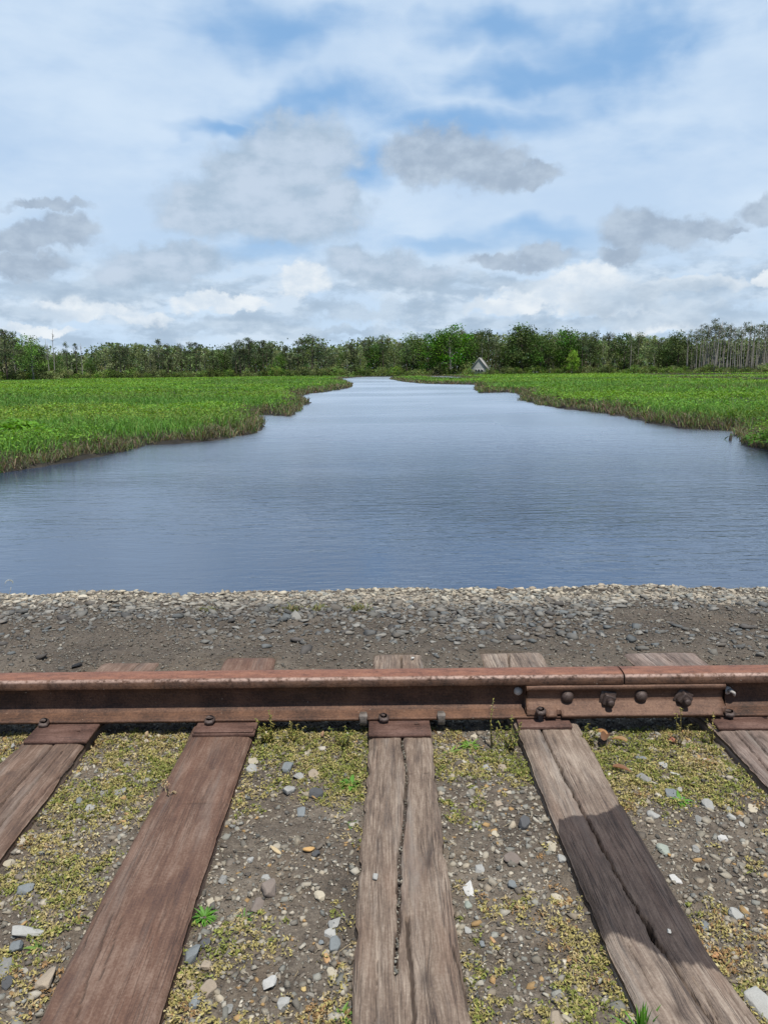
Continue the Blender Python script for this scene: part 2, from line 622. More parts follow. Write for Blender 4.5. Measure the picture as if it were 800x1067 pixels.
def marsh_z(x, y, s=None):
    if s is None: s = land_dist(x, y)
    n = fbm(x * .7, y * .7, 4, 2) - .5
    bank = .45 * sstep(-.05, .22, s + n * .5) + .55 * sstep(.1, 1.5, s + n * 1.2)
    return -1.75 + .55 * sstep(-2.2, 0, s) + (Z_MARSH + 1.20) * bank + n * .16 * bank + (fbm(x * 4, y * 4, 3, 8) - .5) * .10


def mat_marsh():
    m, g = new_mat('marsh mud')
    p = g.coord('Object')
    a = g.noise(p, 1.1, 6, .6)
    z = g.sep(p)[2]
    col = g.ramp(a, [(.35, (.014, .013, .011)), (.55, (.029, .026, .021)), (.7, (.055, .048, .038))])
    top = g.ramp(g.noise(g.mapping(p, (.05, .2, 1)), 1.0, 6, .6), [(.35, (.045, .075, .016)), (.6, (.085, .15, .024))])
    far = g.ss(30.0, 75.0, g.vm('LENGTH', p, out=1))
    col = g.mix(g.m('MULTIPLY', g.ss(-.90, -.78, z), far), col, top)
    g.out(col, .85, g.bump(a, .8, .06), 0, .2)
    return m


na, nr = 620, 430
ang = np.linspace(R(-46), R(46), na)
rr = np.exp(np.linspace(math.log(8.5), math.log(3000), nr))
A, RR = np.meshgrid(ang, rr)
gx, gy = (RR * np.sin(A)).ravel(), (RR * np.cos(A)).ravel()
gz = marsh_z(gx, gy)
gz = np.where(np.hypot(gx, gy) > 320, Z_MARSH - .05, gz)
marsh = obj('marsh_ground', mesh_np('marsh_ground', np.stack([gx, gy, gz], 1), grid_faces(na, nr), mat_marsh(), smooth=True))
tag(marsh, kind='structure')

# ------------------------------------------------------------------ marsh plants (uncountable: stuff)
M_MARSH = mat_leaf('marsh leaf', .38, .55)


def scatter_polar(n, r0, r1, half, seed):
    g = np.random.default_rng(seed)
    r = np.exp(g.uniform(math.log(r0), math.log(r1), n))
    a = g.uniform(-half, half, n)
    return r * np.sin(a), r * np.cos(a), r


def blades_mesh(name, x, y, z, h, w, lean, col, mat, seed, bend=.5, tipdark=None):
    """n bent blades, each 5 vertices; col (n,3)"""
    g = np.random.default_rng(seed)
    n = len(x)
    th = g.uniform(0, 2 * math.pi, n)
    dx, dy = np.cos(th), np.sin(th)
    ld = g.uniform(0, 2 * math.pi, n)
    lx, ly = np.cos(ld) * lean, np.sin(ld) * lean
    b = np.stack([x, y, z], 1)
    V = np.zeros((n, 5, 3), np.float32)
    wv = np.stack([dx * w, dy * w, np.zeros(n)], 1)
    mid = b + np.stack([lx * h * .35, ly * h * .35, h * .6], 1)
    tip = b + np.stack([lx * h, ly * h, h * (1 - bend * lean * .5)], 1)
    V[:, 0], V[:, 1] = b - wv * .45, b + wv * .45
    V[:, 2], V[:, 3] = mid + wv * .5, mid - wv * .5
    V[:, 4] = tip
    i = np.arange(n)[:, None] * 5
    T = np.concatenate([i + np.array([[0, 1, 2]]), i + np.array([[0, 2, 3]]), i + np.array([[3, 2, 4]])])
    C = np.repeat(col[:, None, :], 5, 1)
    return mesh_np(name, V.reshape(-1, 3), T, mat, {'Col': C.reshape(-1, 3)})


def leaves_mesh(name, c, length, width, nrm_up, col, mat, seed):
    """n folded pointed leaves: centre c, mostly facing up when nrm_up is near 1"""
    g = np.random.default_rng(seed)
    n = len(c)
    th = g.uniform(0, 2 * math.pi, n)
    tilt = g.uniform(-.2, 1.1, n) * (1.25 - nrm_up)
    d = np.stack([np.cos(th) * np.cos(tilt), np.sin(th) * np.cos(tilt), np.sin(tilt)], 1)
    s = np.stack([-np.sin(th), np.cos(th), g.uniform(-.5, .5, n)], 1)
    up = np.cross(d, s)
    L, W = length[:, None], width[:, None]
    V = np.zeros((n, 4, 3), np.float32)
    V[:, 0] = c - d * L * .5
    V[:, 1] = c - d * L * .12 + s * W * .5 + up * W * .16
    V[:, 2] = c + d * L * .5
    V[:, 3] = c - d * L * .12 - s * W * .5 + up * W * .16
    i = np.arange(n)[:, None] * 4
    T = np.concatenate([i + np.array([[0, 1, 2]]), i + np.array([[0, 2, 3]])])
    C = np.repeat(col[:, None, :], 4, 1)
    return mesh_np(name, V.reshape(-1, 3), T, mat, {'Col': C.reshape(-1, 3)})


def tint(n, base, var, seed):
    g = np.random.default_rng(seed)
    k = g.normal(1, var, (n, 1))
    hue = g.normal(0, var * .35, (n, 3))
    return np.clip(np.asarray(base) * (k + hue), .004, .6)


def marsh_plants():
    x, y, r = scatter_polar(520000, 12.5, 262, R(38), 21)
    s = land_dist(x, y)
    keep = s > -.10
    x, y, r, s = x[keep], y[keep], r[keep], s[keep]
    keep = ~((fbm(x * .05, y * .30, 3, 71) > .645) & (r > 38) & (s > 2.5))          # bare muddy runnels
    x, y, r, s = x[keep], y[keep], r[keep], s[keep]
    z = marsh_z(x, y, s)
    n = len(x)
    g = np.random.default_rng(4)
    old = (.42 * sstep(.53, .66, fbm(x * .06, y * .2, 4, 39)) * (g.random(n) < .75))[:, None]      # last year's growth still standing
    wither = lambda c: c * (1 - old) + c * old * np.array([1.35, .80, 1.25])
    sp = fbm(x * .035, y * .11, 4, 31)                    # which plant rules here
    sp = sp + g.normal(0, .05, n)
    bank = s < g.uniform(.3, 1.6, n) * np.clip(r / 40, .8, 1.5)
    lean_far = np.clip((r - 60) / 140, 0, 1)
    hs = 1 - .55 * lean_far
    # --- broad-leaved arum
    a = (sp + g.normal(0, .07, n) > .565) & ~bank
    tus = .55 + .9 * fbm(x * .55, y * .55, 3, 63)
    h = g.uniform(.24, .50, n) * hs * tus
    L = np.clip(.088 * (r / 20) ** .72, .075, .52) * g.uniform(.75, 1.25, n)
    big = sstep(.5, .62, sp)[:, None]
    tone = fbm(x * .08, y * .2, 3, 77)[:, None]
    col = tint(n, (.102, .226, .026), .24, 5) * (.68 + .70 * tone) * (1 + big * np.array([.30, .12, .0]))
    col = wither(col)
    c = np.stack([x, y, z + h], 1)
    me = leaves_mesh('marsh_leaves', c[a], L[a], L[a] * .52, .55, col[a], M_MARSH, 8)
    tag(obj('marsh_leaves', me), kind='stuff')
    # --- grass and rush, bluish green
    b = ~a & ~bank
    col2 = tint(n, (.108, .232, .040), .22, 6) * (.72 + .65 * tone)
    col2[g.random(n) < .07] *= np.array([1.9, 1.15, 1.5])
    col2 = wither(col2)
    hb = g.uniform(.28, .66, n) * hs * tus
    w = np.clip(.011 * (r / 16), .011, .16)
    tag(obj('marsh_grass', blades_mesh('marsh_grass', x[b], y[b], z[b], hb[b], w[b], g.uniform(.25, 1.0, n)[b], col2[b], M_MARSH, 9)), kind='stuff')
    # --- the trampled brown fringe over the mud bank
    kk = (s < g.uniform(.15, 1.7, n) ** 1.2 * np.clip(r / 40, .8, 1.6)) & (s > -.06)
    xb = np.concatenate([x[kk]] * 3) + g.normal(0, .12, kk.sum() * 3)
    yb = np.concatenate([y[kk]] * 3) + g.normal(0, .12, kk.sum() * 3)
    sb = land_dist(xb, yb)
    ok = sb > .26 * fbm(xb * .8, yb * .8, 3, 14) - .02
    xb, yb, sb = xb[ok], yb[ok], sb[ok]
    zb = marsh_z(xb, yb, sb)
    rb = np.hypot(xb, yb)
    m = len(xb)
    kind = g.random(m)
    colb = np.where((kind < .55)[:, None], tint(m, (.165, .130, .085), .45, 12), np.where((kind < .84)[:, None], tint(m, (.135, .160, .075), .34, 13), tint(m, (.085, .165, .030), .3, 14)))
    lens_ = fbm(xb * .35, yb * .35, 3, 91)
    hh = g.uniform(.12, .50, m) * (.30 + 1.15 * lens_)
    tag(obj('bank_reeds', blades_mesh('bank_reeds', xb, yb, zb, hh, np.clip(.011 * (rb / 16), .010, .12), g.uniform(.1, 1.5, m), colb, M_MARSH, 15)), kind='stuff')


marsh_plants()


def clump_plant(name, label, cat, x, y, n, spread, hgt, leaf, cols, seed, group=None):
    """one plant standing by itself: stems and its own leaves"""
    z = float(marsh_z(np.array([x]), np.array([y]))[0])
    t = thing(name, label, cat, (x, y, z), 0, group)
    g = np.random.default_rng(seed)
    px, py = g.normal(0, spread, n), g.normal(0, spread, n)
    hz = hgt * g.uniform(.45, 1.0, n) * (1 - .45 * np.clip(np.hypot(px, py) / (2.2 * spread), 0, 1))
    c = np.stack([px, py, hz], 1)
    fo = leaves_mesh('foliage', c, leaf * g.uniform(.7, 1.3, n), leaf * .5 * g.uniform(.8, 1.2, n), .5, tint(n, cols, .2, seed), M_MARSH, seed)
    obj('foliage', fo, t)
    return t


bx, by = at(795, 452, -.55)
clump_plant('marsh_plant', 'bright green leafy clump alone on the small mud spit beside the right bank', 'plant', bx + .75, by + .5, 560, .40, .66, .17, (.10, .225, .022), 51)
bx, by = at(14, 446, -.45)
clump_plant('marsh_plant', 'bushy yellow-green leafy clump rising over the brown reeds of the left bank', 'plant', bx, by, 420, .55, .72, .24, (.11, .25, .020), 52)

# a rotten stake at the tip of the mud spit
stx, sty = at(760, 459, Z_WATER)
s_ = Soup()
s_.tube([(0, 0, -.5), (.01, 0, .05), (.03, .01, .17), (.02, .01, .24)], [.055, .05, .045, .018], 8)
mw, g_ = new_mat('rotten stake')
pp = g_.coord('Object')
g_.out(g_.ramp(g_.noise(g_.mapping(pp, (30, 30, 5)), 2, 4, .6), [(.3, (.03, .026, .02)), (.7, (.09, .08, .065))]), .9, g_.bump(g_.noise(pp, 40, 3), .5, .01))
tag(obj('wooden_stake', s_.mesh('wooden_stake', mw, True), loc=(stx, sty, Z_WATER)), 'short dark rotten stake standing in the water at the mud spit', 'stake')
# ------------------------------------------------------------------ far treeline
M_CROWN = mat_leaf('tree leaf', .25, .65, 1.0, .15, True)


def mat_bark(name, a, b):
    m, g = new_mat(name)
    p = g.coord('Object')
    n = g.noise(g.mapping(p, (6, 6, 1.2)), 1.5, 5, .6)
    g.out(g.ramp(n, [(.3, a), (.7, b)]), .9, g.bump(n, .6, .03), 0, .15)
    return m


BARK = {'brown': mat_bark('brown bark', (.055, .043, .033), (.13, .105, .085)),
        'grey': mat_bark('pale grey bark', (.15, .14, .125), (.34, .32, .29)),
        'cedar': mat_bark('cedar bark', (.15, .135, .12), (.36, .33, .30))}


def cards(c, size, asp, col, rng, flat=0.0):
    """leaf sprays: irregular five-cornered faces turned every way round the centres c"""
    n = len(c)
    nr = rng.normal(size=(n, 3))
    nr[:, 2] += flat
    nr /= np.linalg.norm(nr, axis=1, keepdims=True)
    t = rng.normal(size=(n, 3))
    u = np.cross(nr, t); u /= np.linalg.norm(u, axis=1, keepdims=True)
    v = np.cross(nr, u)
    k = 5
    a = np.arange(k) / k * 2 * math.pi
    rad = rng.uniform(.35, 1.0, (n, k))
    V = c[:, None, :] + (np.cos(a) * rad)[:, :, None] * u[:, None, :] * (size * .5)[:, None, None] + (np.sin(a) * rad)[:, :, None] * v[:, None, :] * (size * .5 * asp)[:, None, None]
    i = np.arange(n)[:, None] * k
    T = np.concatenate([i + np.array([[0, 1, 2]]), i + np.array([[0, 2, 3]]), i + np.array([[0, 3, 4]])])
    C = np.repeat(col[:, None, :], k, 1).reshape(-1, 3)
    return V.reshape(-1, 3), T, C


def crown_points(rng, kind, h):
    """clump centres, clump radii, leaves a clump for a tree h metres tall"""
    P = []
    if kind == 'oak':
        w = h * rng.uniform(.30, .38)
        for _ in range(46):
            t = rng.uniform(0, 1)
            z = h * (.18 + .80 * t)
            env = w * math.sin(math.pi * min(1, .12 + .80 * t + .02)) ** .7
            a, q = rng.uniform(0, 6.28), env * math.sqrt(rng.uniform(.1, 1))
            P.append((q * math.cos(a), q * math.sin(a), z, rng.uniform(.07, .13) * h, 52))
    elif kind == 'gum':
        w = h * rng.uniform(.20, .27)
        for _ in range(40):
            t = rng.uniform(0, 1)
            z = h * (.12 + .86 * t)
            env = w * (1 - t) ** .55 * (.55 + .45 * min(1, t * 4))
            a, q = rng.uniform(0, 6.28), env * math.sqrt(rng.uniform(.05, 1))
            P.append((q * math.cos(a), q * math.sin(a), z, rng.uniform(.05, .10) * h, 42))
    elif kind == 'pine':
        w = h * rng.uniform(.19, .26)
        for _ in range(26):
            t = rng.uniform(0, 1) ** .8
            z = h * (.46 + .53 * t)
            env = w * (1.05 - t) ** .6
            a, q = rng.uniform(0, 6.28), env * rng.uniform(.25, 1.0)
            P.append((q * math.cos(a), q * math.sin(a), z, rng.uniform(.045, .085) * h, 44))
        for _ in range(4):
            a, q = rng.uniform(0, 6.28), w * rng.uniform(.5, .9)
            P.append((q * math.cos(a), q * math.sin(a), h * rng.uniform(.25, .45), .04 * h, 22))
    elif kind == 'cone':
        for _ in range(46):
            t = rng.uniform(0, 1)
            z = h * (.06 + .93 * t)
            env = h * .15 * (1 - t) ** .6 + .1
            a, q = rng.uniform(0, 6.28), env * math.sqrt(rng.uniform(.1, 1))
            P.append((q * math.cos(a), q * math.sin(a), z, rng.uniform(.04, .06) * h, 34))
    elif kind == 'cedar':
        for _ in range(11):
            t = rng.uniform(0, 1)
            z = h * (.74 + .26 * t)
            env = h * .075 * (1.1 - t) ** .6
            a, q = rng.uniform(0, 6.28), env * rng.uniform(.1, 1)
            P.append((q * math.cos(a), q * math.sin(a), z, rng.uniform(.025, .05) * h, 20))
        for _ in range(2):
            a = rng.uniform(0, 6.28)
            P.append((.05 * h * math.cos(a), .05 * h * math.sin(a), h * rng.uniform(.4, .7), .03 * h, 12))
    elif kind == 'shrub':
        w = h * .62
        for _ in range(26):
            a, q = rng.uniform(0, 6.28), w * math.sqrt(rng.uniform(0, 1))
            z = h * rng.uniform(.12, .9) * (1 - .45 * (q / w) ** 2)
            P.append((q * math.cos(a), q * math.sin(a), z, rng.uniform(.14, .24) * h, 34))
    return P


LEAF = {'oak': (.066, .118, .026), 'gum': (.135, .165, .072), 'pine': (.062, .086, .042), 'cone': (.030, .054, .026), 'cedar': (.075, .092, .046), 'shrub': (.105, .150, .040)}
SIZE = {'oak': .56, 'gum': .46, 'pine': .42, 'cone': .34, 'cedar': .36, 'shrub': .34}


def crown_mesh(kind, h, seed, base=None):
    rng = np.random.default_rng(seed)
    base = np.array(base if base is not None else LEAF[kind])
    V, T, C, n = [], [], [], 0
    for (x, y, z, r, m) in crown_points(rng, kind, h):
        c = np.array([x, y, z]) + np.clip(rng.normal(size=(m, 3)), -1.7, 1.7) * r * np.array([.62, .62, .34 if kind == 'pine' else .5])
        c[:, 2] = np.maximum(c[:, 2], .1)
        cl = base * rng.uniform(.60, 1.40) * (1 + rng.normal(0, .10, 3))
        col = np.clip(cl * rng.normal(1, .20, (m, 1)), .006, .5)
        v, t, cc = cards(c, SIZE[kind] * rng.uniform(.6, 1.3, m), .75, col, rng, .5)
        V.append(v); T.append(t + n); C.append(cc); n += len(v)
    return mesh_np(kind + '_crown', np.concatenate(V), np.concatenate(T), M_CROWN, {'Col': np.concatenate(C)})


def trunk_mesh(kind, h, seed, bark):
    rng = np.random.default_rng(seed + 500)
    s = Soup()
    lean = rng.normal(0, .02 if kind != 'cedar' else .035, 2) * h
    top = {'oak': .8, 'gum': .92, 'pine': .97, 'cone': .9, 'cedar': .98, 'shrub': .5, 'snag': 1.0}[kind]
    rb = {'oak': .022, 'gum': .014, 'pine': .014, 'cone': .012, 'cedar': .0095, 'shrub': .02, 'snag': .011}[kind] * h
    pts = [(lean[0] * t + rng.normal(0, .005) * h, lean[1] * t, h * top * t - (.4 if t == 0 else 0)) for t in np.linspace(0, 1, 7)]
    rad = [rb * (1.25 - 1.05 * t) for t in np.linspace(0, 1, 7)]
    s.tube(pts, rad, 7)
    nl = {'oak': 9, 'gum': 8, 'pine': 12, 'cone': 3, 'cedar': 9, 'shrub': 5, 'snag': 14}[kind]
    for _ in range(nl):
        t = rng.uniform(.3 if kind in ('oak', 'gum', 'shrub') else .45, .95)
        a = rng.uniform(0, 6.28)
        L = h * {'oak': .26, 'gum': .17, 'pine': .18, 'cone': .08, 'cedar': .07, 'shrub': .35, 'snag': .10}[kind] * rng.uniform(.5, 1) * (1.25 - t)* (1.6 if kind in ('pine', 'snag') else 1)
        b = np.array([lean[0] * t, lean[1] * t, h * top * t])
        up = rng.uniform(.1, .6) if kind != 'oak' else rng.uniform(.5, 1)
        d = np.array([math.cos(a), math.sin(a), up])
        s.tube([b, b + d * L * .5 + np.array([0, 0, .02 * h]), b + d * L], [rb * .36, rb * .24, rb * .08], 5)
    return s.mesh(kind + '_trunk', BARK[bark], True)


TREE = {}          # kind -> list of (height, crown mesh or None, trunk mesh)
for kind, nvar, h0, bark in (('oak', 4, 13, 'brown'), ('gum', 4, 13, 'grey'), ('pine', 5, 14, 'brown'), ('cone', 2, 12, 'brown'), ('cedar', 5, 15, 'cedar'), ('shrub', 4, 3, 'brown'), ('snag', 4, 13, 'grey')):
    TREE[kind] = [(h0, None if kind == 'snag' else crown_mesh(kind, h0, 100 + 13 * i + len(kind), LEAF.get(kind)), trunk_mesh(kind, h0, 40 + i, bark)) for i in range(nvar)]
vivid = (9, crown_mesh('oak', 9, 901, (.13, .230, .022)), trunk_mesh('oak', 9, 902, 'brown'))
fresh = (13, crown_mesh('oak', 13, 905, (.078, .140, .032)), trunk_mesh('oak', 13, 906, 'grey'))
bright = (13, crown_mesh('oak', 13, 905, (.088, .160, .030)), trunk_mesh('oak', 13, 906, 'grey'))

WORD = {'oak': ('broadleaf_tree', 'rounded rich green broadleaf tree in the far treeline across the marsh', 'tree', 'broadleaf trees of the far treeline'),
        'gum': ('slender_tree', 'slender grey-green tree with a pale trunk in the far treeline across the marsh', 'tree', 'slender grey-green trees of the far treeline'),
        'pine': ('pine_tree', 'dark pine with an open ragged crown in the far treeline across the marsh', 'tree', 'dark pines of the far treeline'),
        'cone': ('conifer_tree', 'dense dark narrow conifer of pointed outline in the far treeline', 'tree', 'narrow dark conifers of the far treeline'),
        'cedar': ('cedar_tree', 'tall bare grey-trunked cedar with a small tuft of leaves at its top', 'tree', 'bare-trunked cedars of the swamp edge'),
        'snag': ('dead_tree', 'bare dead pale grey tree spire standing among the living trees far off', 'dead tree', 'dead trees of the far treeline'),
        'shrub': ('shrub', 'low yellow-green shrub along the foot of the far treeline', 'shrub', 'shrubs along the foot of the treeline')}
_made = {}


def plant_tree(kind, x, y, h, label=None, variant=None, key=None, wide=1.0):
    src = variant or random.choice(TREE[kind])
    name, lab, cat, grp = WORD[kind]
    z = Z_MARSH - .02
    k = (id(src), key)
    if k not in _made:
        t = thing(name, label or lab, cat, (x, y, z), 0, grp)
        obj('trunk', src[2], t)
        if src[1]: obj('crown', src[1], t)
        _made[k] = t
        o = t
        o['label'] = lab
    else:
        o = dup(_made[k], (x, y, z), label=lab, group=grp)
    if label: o['label'] = label
    s = h / src[0]
    o.scale = (s * wide, s * wide, s)
    o.rotation_euler = (0, 0, random.uniform(0, 6.28))
    return o


TOPS = np.array([(-150, 347), (-40, 345), (0, 343), (12, 347), (22, 355), (32, 350), (42, 356), (50, 362), (70, 362), (95, 360), (112, 354), (122, 352), (135, 358), (143, 354), (152, 360), (163, 354),
                 (178, 358), (190, 360), (202, 355), (212, 357), (225, 359), (236, 361), (245, 357), (258, 352), (270, 355), (285, 353), (297, 360), (306, 358), (320, 350), (332, 350), (342, 357), (357, 356), (370, 352),
                 (385, 348), (398, 347), (412, 354), (425, 350), (437, 348), (452, 351), (468, 340), (480, 342), (490, 347), (503, 343), (515, 346), (530, 343), (545, 340), (560, 346), (575, 347), (591, 343), (605, 345),
                 (620, 346), (640, 348), (660, 348), (680, 348), (700, 348), (715, 347), (728, 342), (738, 337), (747, 334), (757, 339), (768, 339), (776, 335), (788, 338), (797, 336), (850, 337), (950, 345)], float)


def tree_spot(px, y, top_px):
    """where a tree at distance y stands for a column of the photo, and how tall it must be"""
    x, z = at_y(px, top_px, y)
    return x, z - Z_MARSH


BASE_Y = 238.0
def depth_at(px):
    return float(np.interp(px, [-150, 0, 100, 300, 480, 620, 720, 800, 950], [205, 215, 228, 240, 240, 232, 215, 200, 190]))


def forest():
    rnd = random.Random(5)
    px = -150.0
    # --- the front and middle rows, tree by tree
    while px < 950:
        d = depth_at(px)
        top = float(np.interp(px, TOPS[:, 0], TOPS[:, 1]))
        if px < 46 or 100 < px < 235: mix_ = [('pine', .42), ('gum', .33), ('oak', .25)]
        elif px <= 100: mix_ = [('gum', .30), ('snag', .42), ('pine', .16), ('oak', .12)]
        elif px < 410: mix_ = [('pine', .58), ('gum', .22), ('oak', .20)]
        elif px < 592: mix_ = [('oak', .46), ('pine', .38), ('gum', .16)]
        elif px < 716: mix_ = [('oak', .34), ('gum', .28), ('cedar', .26), ('pine', .12)]
        else: mix_ = [('cedar', .95), ('gum', .05)]
        u, acc = rnd.random(), 0
        for kind, p in mix_:
            acc += p
            if u <= acc: break
        low = 46 <= px <= 100 and kind != 'snag'
        short = rnd.uniform(-1.5, 7) if rnd.random() < .6 else rnd.uniform(6, 14)
        if kind == 'cedar': short = rnd.uniform(-2, 7)
        if low: short = rnd.uniform(4, 14)
        y = d + rnd.uniform(-3, 13)
        x, h = tree_spot(px, y, top + short)
        if kind == 'snag': h *= rnd.uniform(.75, 1.15)
        plant_tree(kind, x, y, max(h, 4), wide=rnd.uniform(.9, 1.15))
        px += rnd.uniform(1.0, 2.0) if kind == 'cedar' else rnd.uniform(3.5, 6.0)
    # --- single trees one can tell apart
    for kind, p, top, lab, var, dy, wide in (
            ('pine', 3, 342, 'tallest dark pine at the left end of the far treeline', None, -6, 1.2),
            ('oak', 31, 350, 'bright green broadleaf tree with a visible pale trunk near the dead spires', fresh, -9, .95),
            ('snag', 53, 343, 'tallest thin dead spire rising above the gap in the treeline', None, -4, .9),
            ('snag', 49, 353, 'dead spire of side twigs just left of the tallest one', None, -5, 1),
            ('pine', 68, 356, 'thin pine with a small tuft standing over the gap in the treeline', None, 2, .6),
            ('pine', 78, 357, 'second thin tufted pine over the gap, right of the first', None, 2, .6),
            ('cone', 245, 358, 'very dark column-shaped conifer between pale trees left of the creek', None, -5, .9),
            ('pine', 258, 351, 'ragged dark pine rising right beside the column-shaped conifer', None, 0, 1.15),
            ('pine', 324, 349, 'broad dark pine group rising above the left marsh point', None, -3, 1.5),
            ('oak', 470, 339, 'tallest bright green broadleaf crown, up and left of the small pale house', bright, -2, 1.25),
            ('oak', 545, 340, 'large dark green broadleaf crown right of the small pale house', None, 0, 1.3),
            ('oak', 592, 343, 'dark domed broadleaf crown above the vivid yellow-green tree', None, 4, 1.1),
            ('oak', 597, 366, 'small vivid yellow-green tree in front of the dark trees', vivid, -12, .8),
            ('cedar', 746, 333, 'tallest grey cedar at the left of the bare cedar stand', None, -4, 1.5),
            ('oak', 730, 352, 'bright green broadleaf tree tucked behind the left edge of the bare cedars', bright, 14, .9)):
        y = depth_at(p) + dy
        x, h = tree_spot(p, y, top)
        plant_tree(kind, x, y, h, lab, var, key=lab, wide=wide)
    # --- shrubs at the foot
    px = -130.0
    while px < 930:
        d = depth_at(px) - rnd.uniform(2, 9)
        if abs(px - 499) > 6:
            x = at_y(px, 380, d)[0]
            h = rnd.uniform(1.5, 3.6) * (.8 if px > 650 else 1)
            plant_tree('shrub', x, d, h, wide=rnd.uniform(.9, 1.5))
        px += rnd.uniform(4.0, 8.5)
    for p, hh in ((488, 2.4), (492.5, 1.1), (498, .8), (502, .9), (506, 1.2), (511, 2.4)):
        x = at_y(p, 380, 219.0)[0]
        plant_tree('shrub', x, 219.0 + rnd.uniform(-1, 1), hh, wide=1.1)
    # --- the wood behind, one mass
    V, T, C, n = [], [], [], 0
    rng = np.random.default_rng(77)
    px = -170.0
    while px < 970:
        d = depth_at(px) + rng.uniform(17, 36)
        top = float(np.interp(px, TOPS[:, 0], TOPS[:, 1])) + rng.uniform(2, 15) + (3 if 46 < px < 100 else 0) + (11 if px > 716 else 0)
        x, h = tree_spot(px, d, top)
        m = 330
        c = np.stack([x + rng.normal(0, 2.1, m), d + rng.normal(0, 3, m), Z_MARSH + h * rng.uniform(.02, 1, m) ** .8], 1)
        base = np.array([(.072, .115, .038), (.060, .084, .042), (.105, .135, .062)][rng.integers(0, 3)]) * rng.uniform(.7, 1.3)
        if px > 716: base = np.array((.085, .115, .050))
        col = np.clip(base * rng.normal(1, .25, (m, 1)), .006, .4)
        v, t, cc = cards(c, rng.uniform(.6, 1.4, m), .8, col, rng, .5)
        V.append(v); T.append(t + n); C.append(cc); n += len(v)
        px += 2.6
    tag(obj('forest', mesh_np('forest', np.concatenate(V), np.concatenate(T), M_CROWN, {'Col': np.concatenate(C)})), kind='stuff')


forest()


# ------------------------------------------------------------------ the small house far off
def plain(name, c, rough=.8, sc=6, var=.15):
    m, g = new_mat(name)
    p = g.coord('Object')
    n = g.noise(p, sc, 5, .6)
    g.out(g.mix(n, tuple(q * (1 - var) for q in c) + (1,), tuple(min(1, q * (1 + var)) for q in c) + (1,)), rough, g.bump(n, .2, .01))
    return m


def house():
    y = 226.0
    x, zt = at_y(499, 373.3, y)
    w, wall_h = 4.9, .9
    z0 = Z_MARSH - .05
    ridge = zt - z0
    t = thing('house', 'small pale grey gabled house half hidden by shrubs below the far trees', 'house', (x, y, z0), R(-14))
    s = Soup()
    hw, L = w / 2 - .1, 5.5
    base = ridge - 3.2
    prof = [(-hw, 0), (hw, 0), (hw, base + .12), (0, ridge - .1), (-hw, base + .12)]
    s.add([(px_, q, pz) for q in (0, L) for px_, pz in prof], quads=[[0, 5, 6, 1], [1, 6, 7, 2], [4, 9, 5, 0]], tris=[[0, 1, 2], [0, 2, 4], [2, 3, 4], [5, 7, 6], [5, 9, 7], [7, 9, 8]])
    obj('wall', s.mesh('wall', plain('weathered pale boards', (.36, .36, .34))), t)
    r = Soup()
    for sg in (-1, 1):
        a, b = np.array([0, ridge]), np.array([sg * (w / 2 + .25), base - .25])
        nrm = np.array([sg * .12, .14])
        q = [a, b, b + nrm, a + np.array([0, .19])]
        r.add([(p[0], yy, p[1]) for yy in (-.35, L + .3) for p in q], quads=[[0, 1, 2, 3], [7, 6, 5, 4], [0, 4, 5, 1], [1, 5, 6, 2], [2, 6, 7, 3], [3, 7, 4, 0]])
    obj('roof', r.mesh('roof', plain('pale grey shingles', (.27, .265, .25))), t)
    glass, g = new_mat('dark pane')
    g.out((.02, .025, .03), .1, None, 0, .5)
    for k in (-1, 0, 1):
        f = Soup()
        f.box((k * .85, -.03, base - .25), (.62, .08, .85))
        fo = obj('window', f.mesh('window', plain('white frame', (.45, .45, .43))), t)
        p = Soup()
        p.box((k * .85, -.07, base - .25), (.48, .03, .70))
        obj('pane', p.mesh('pane', glass), fo)


house()
# ------------------------------------------------------------------ ties: outlines on the ground
def poly_x(pts):
    w = np.array(sorted([at(px, py, 0) for px, py in pts], key=lambda q: q[1]))
    return lambda y: np.interp(y, w[:, 1], w[:, 0])


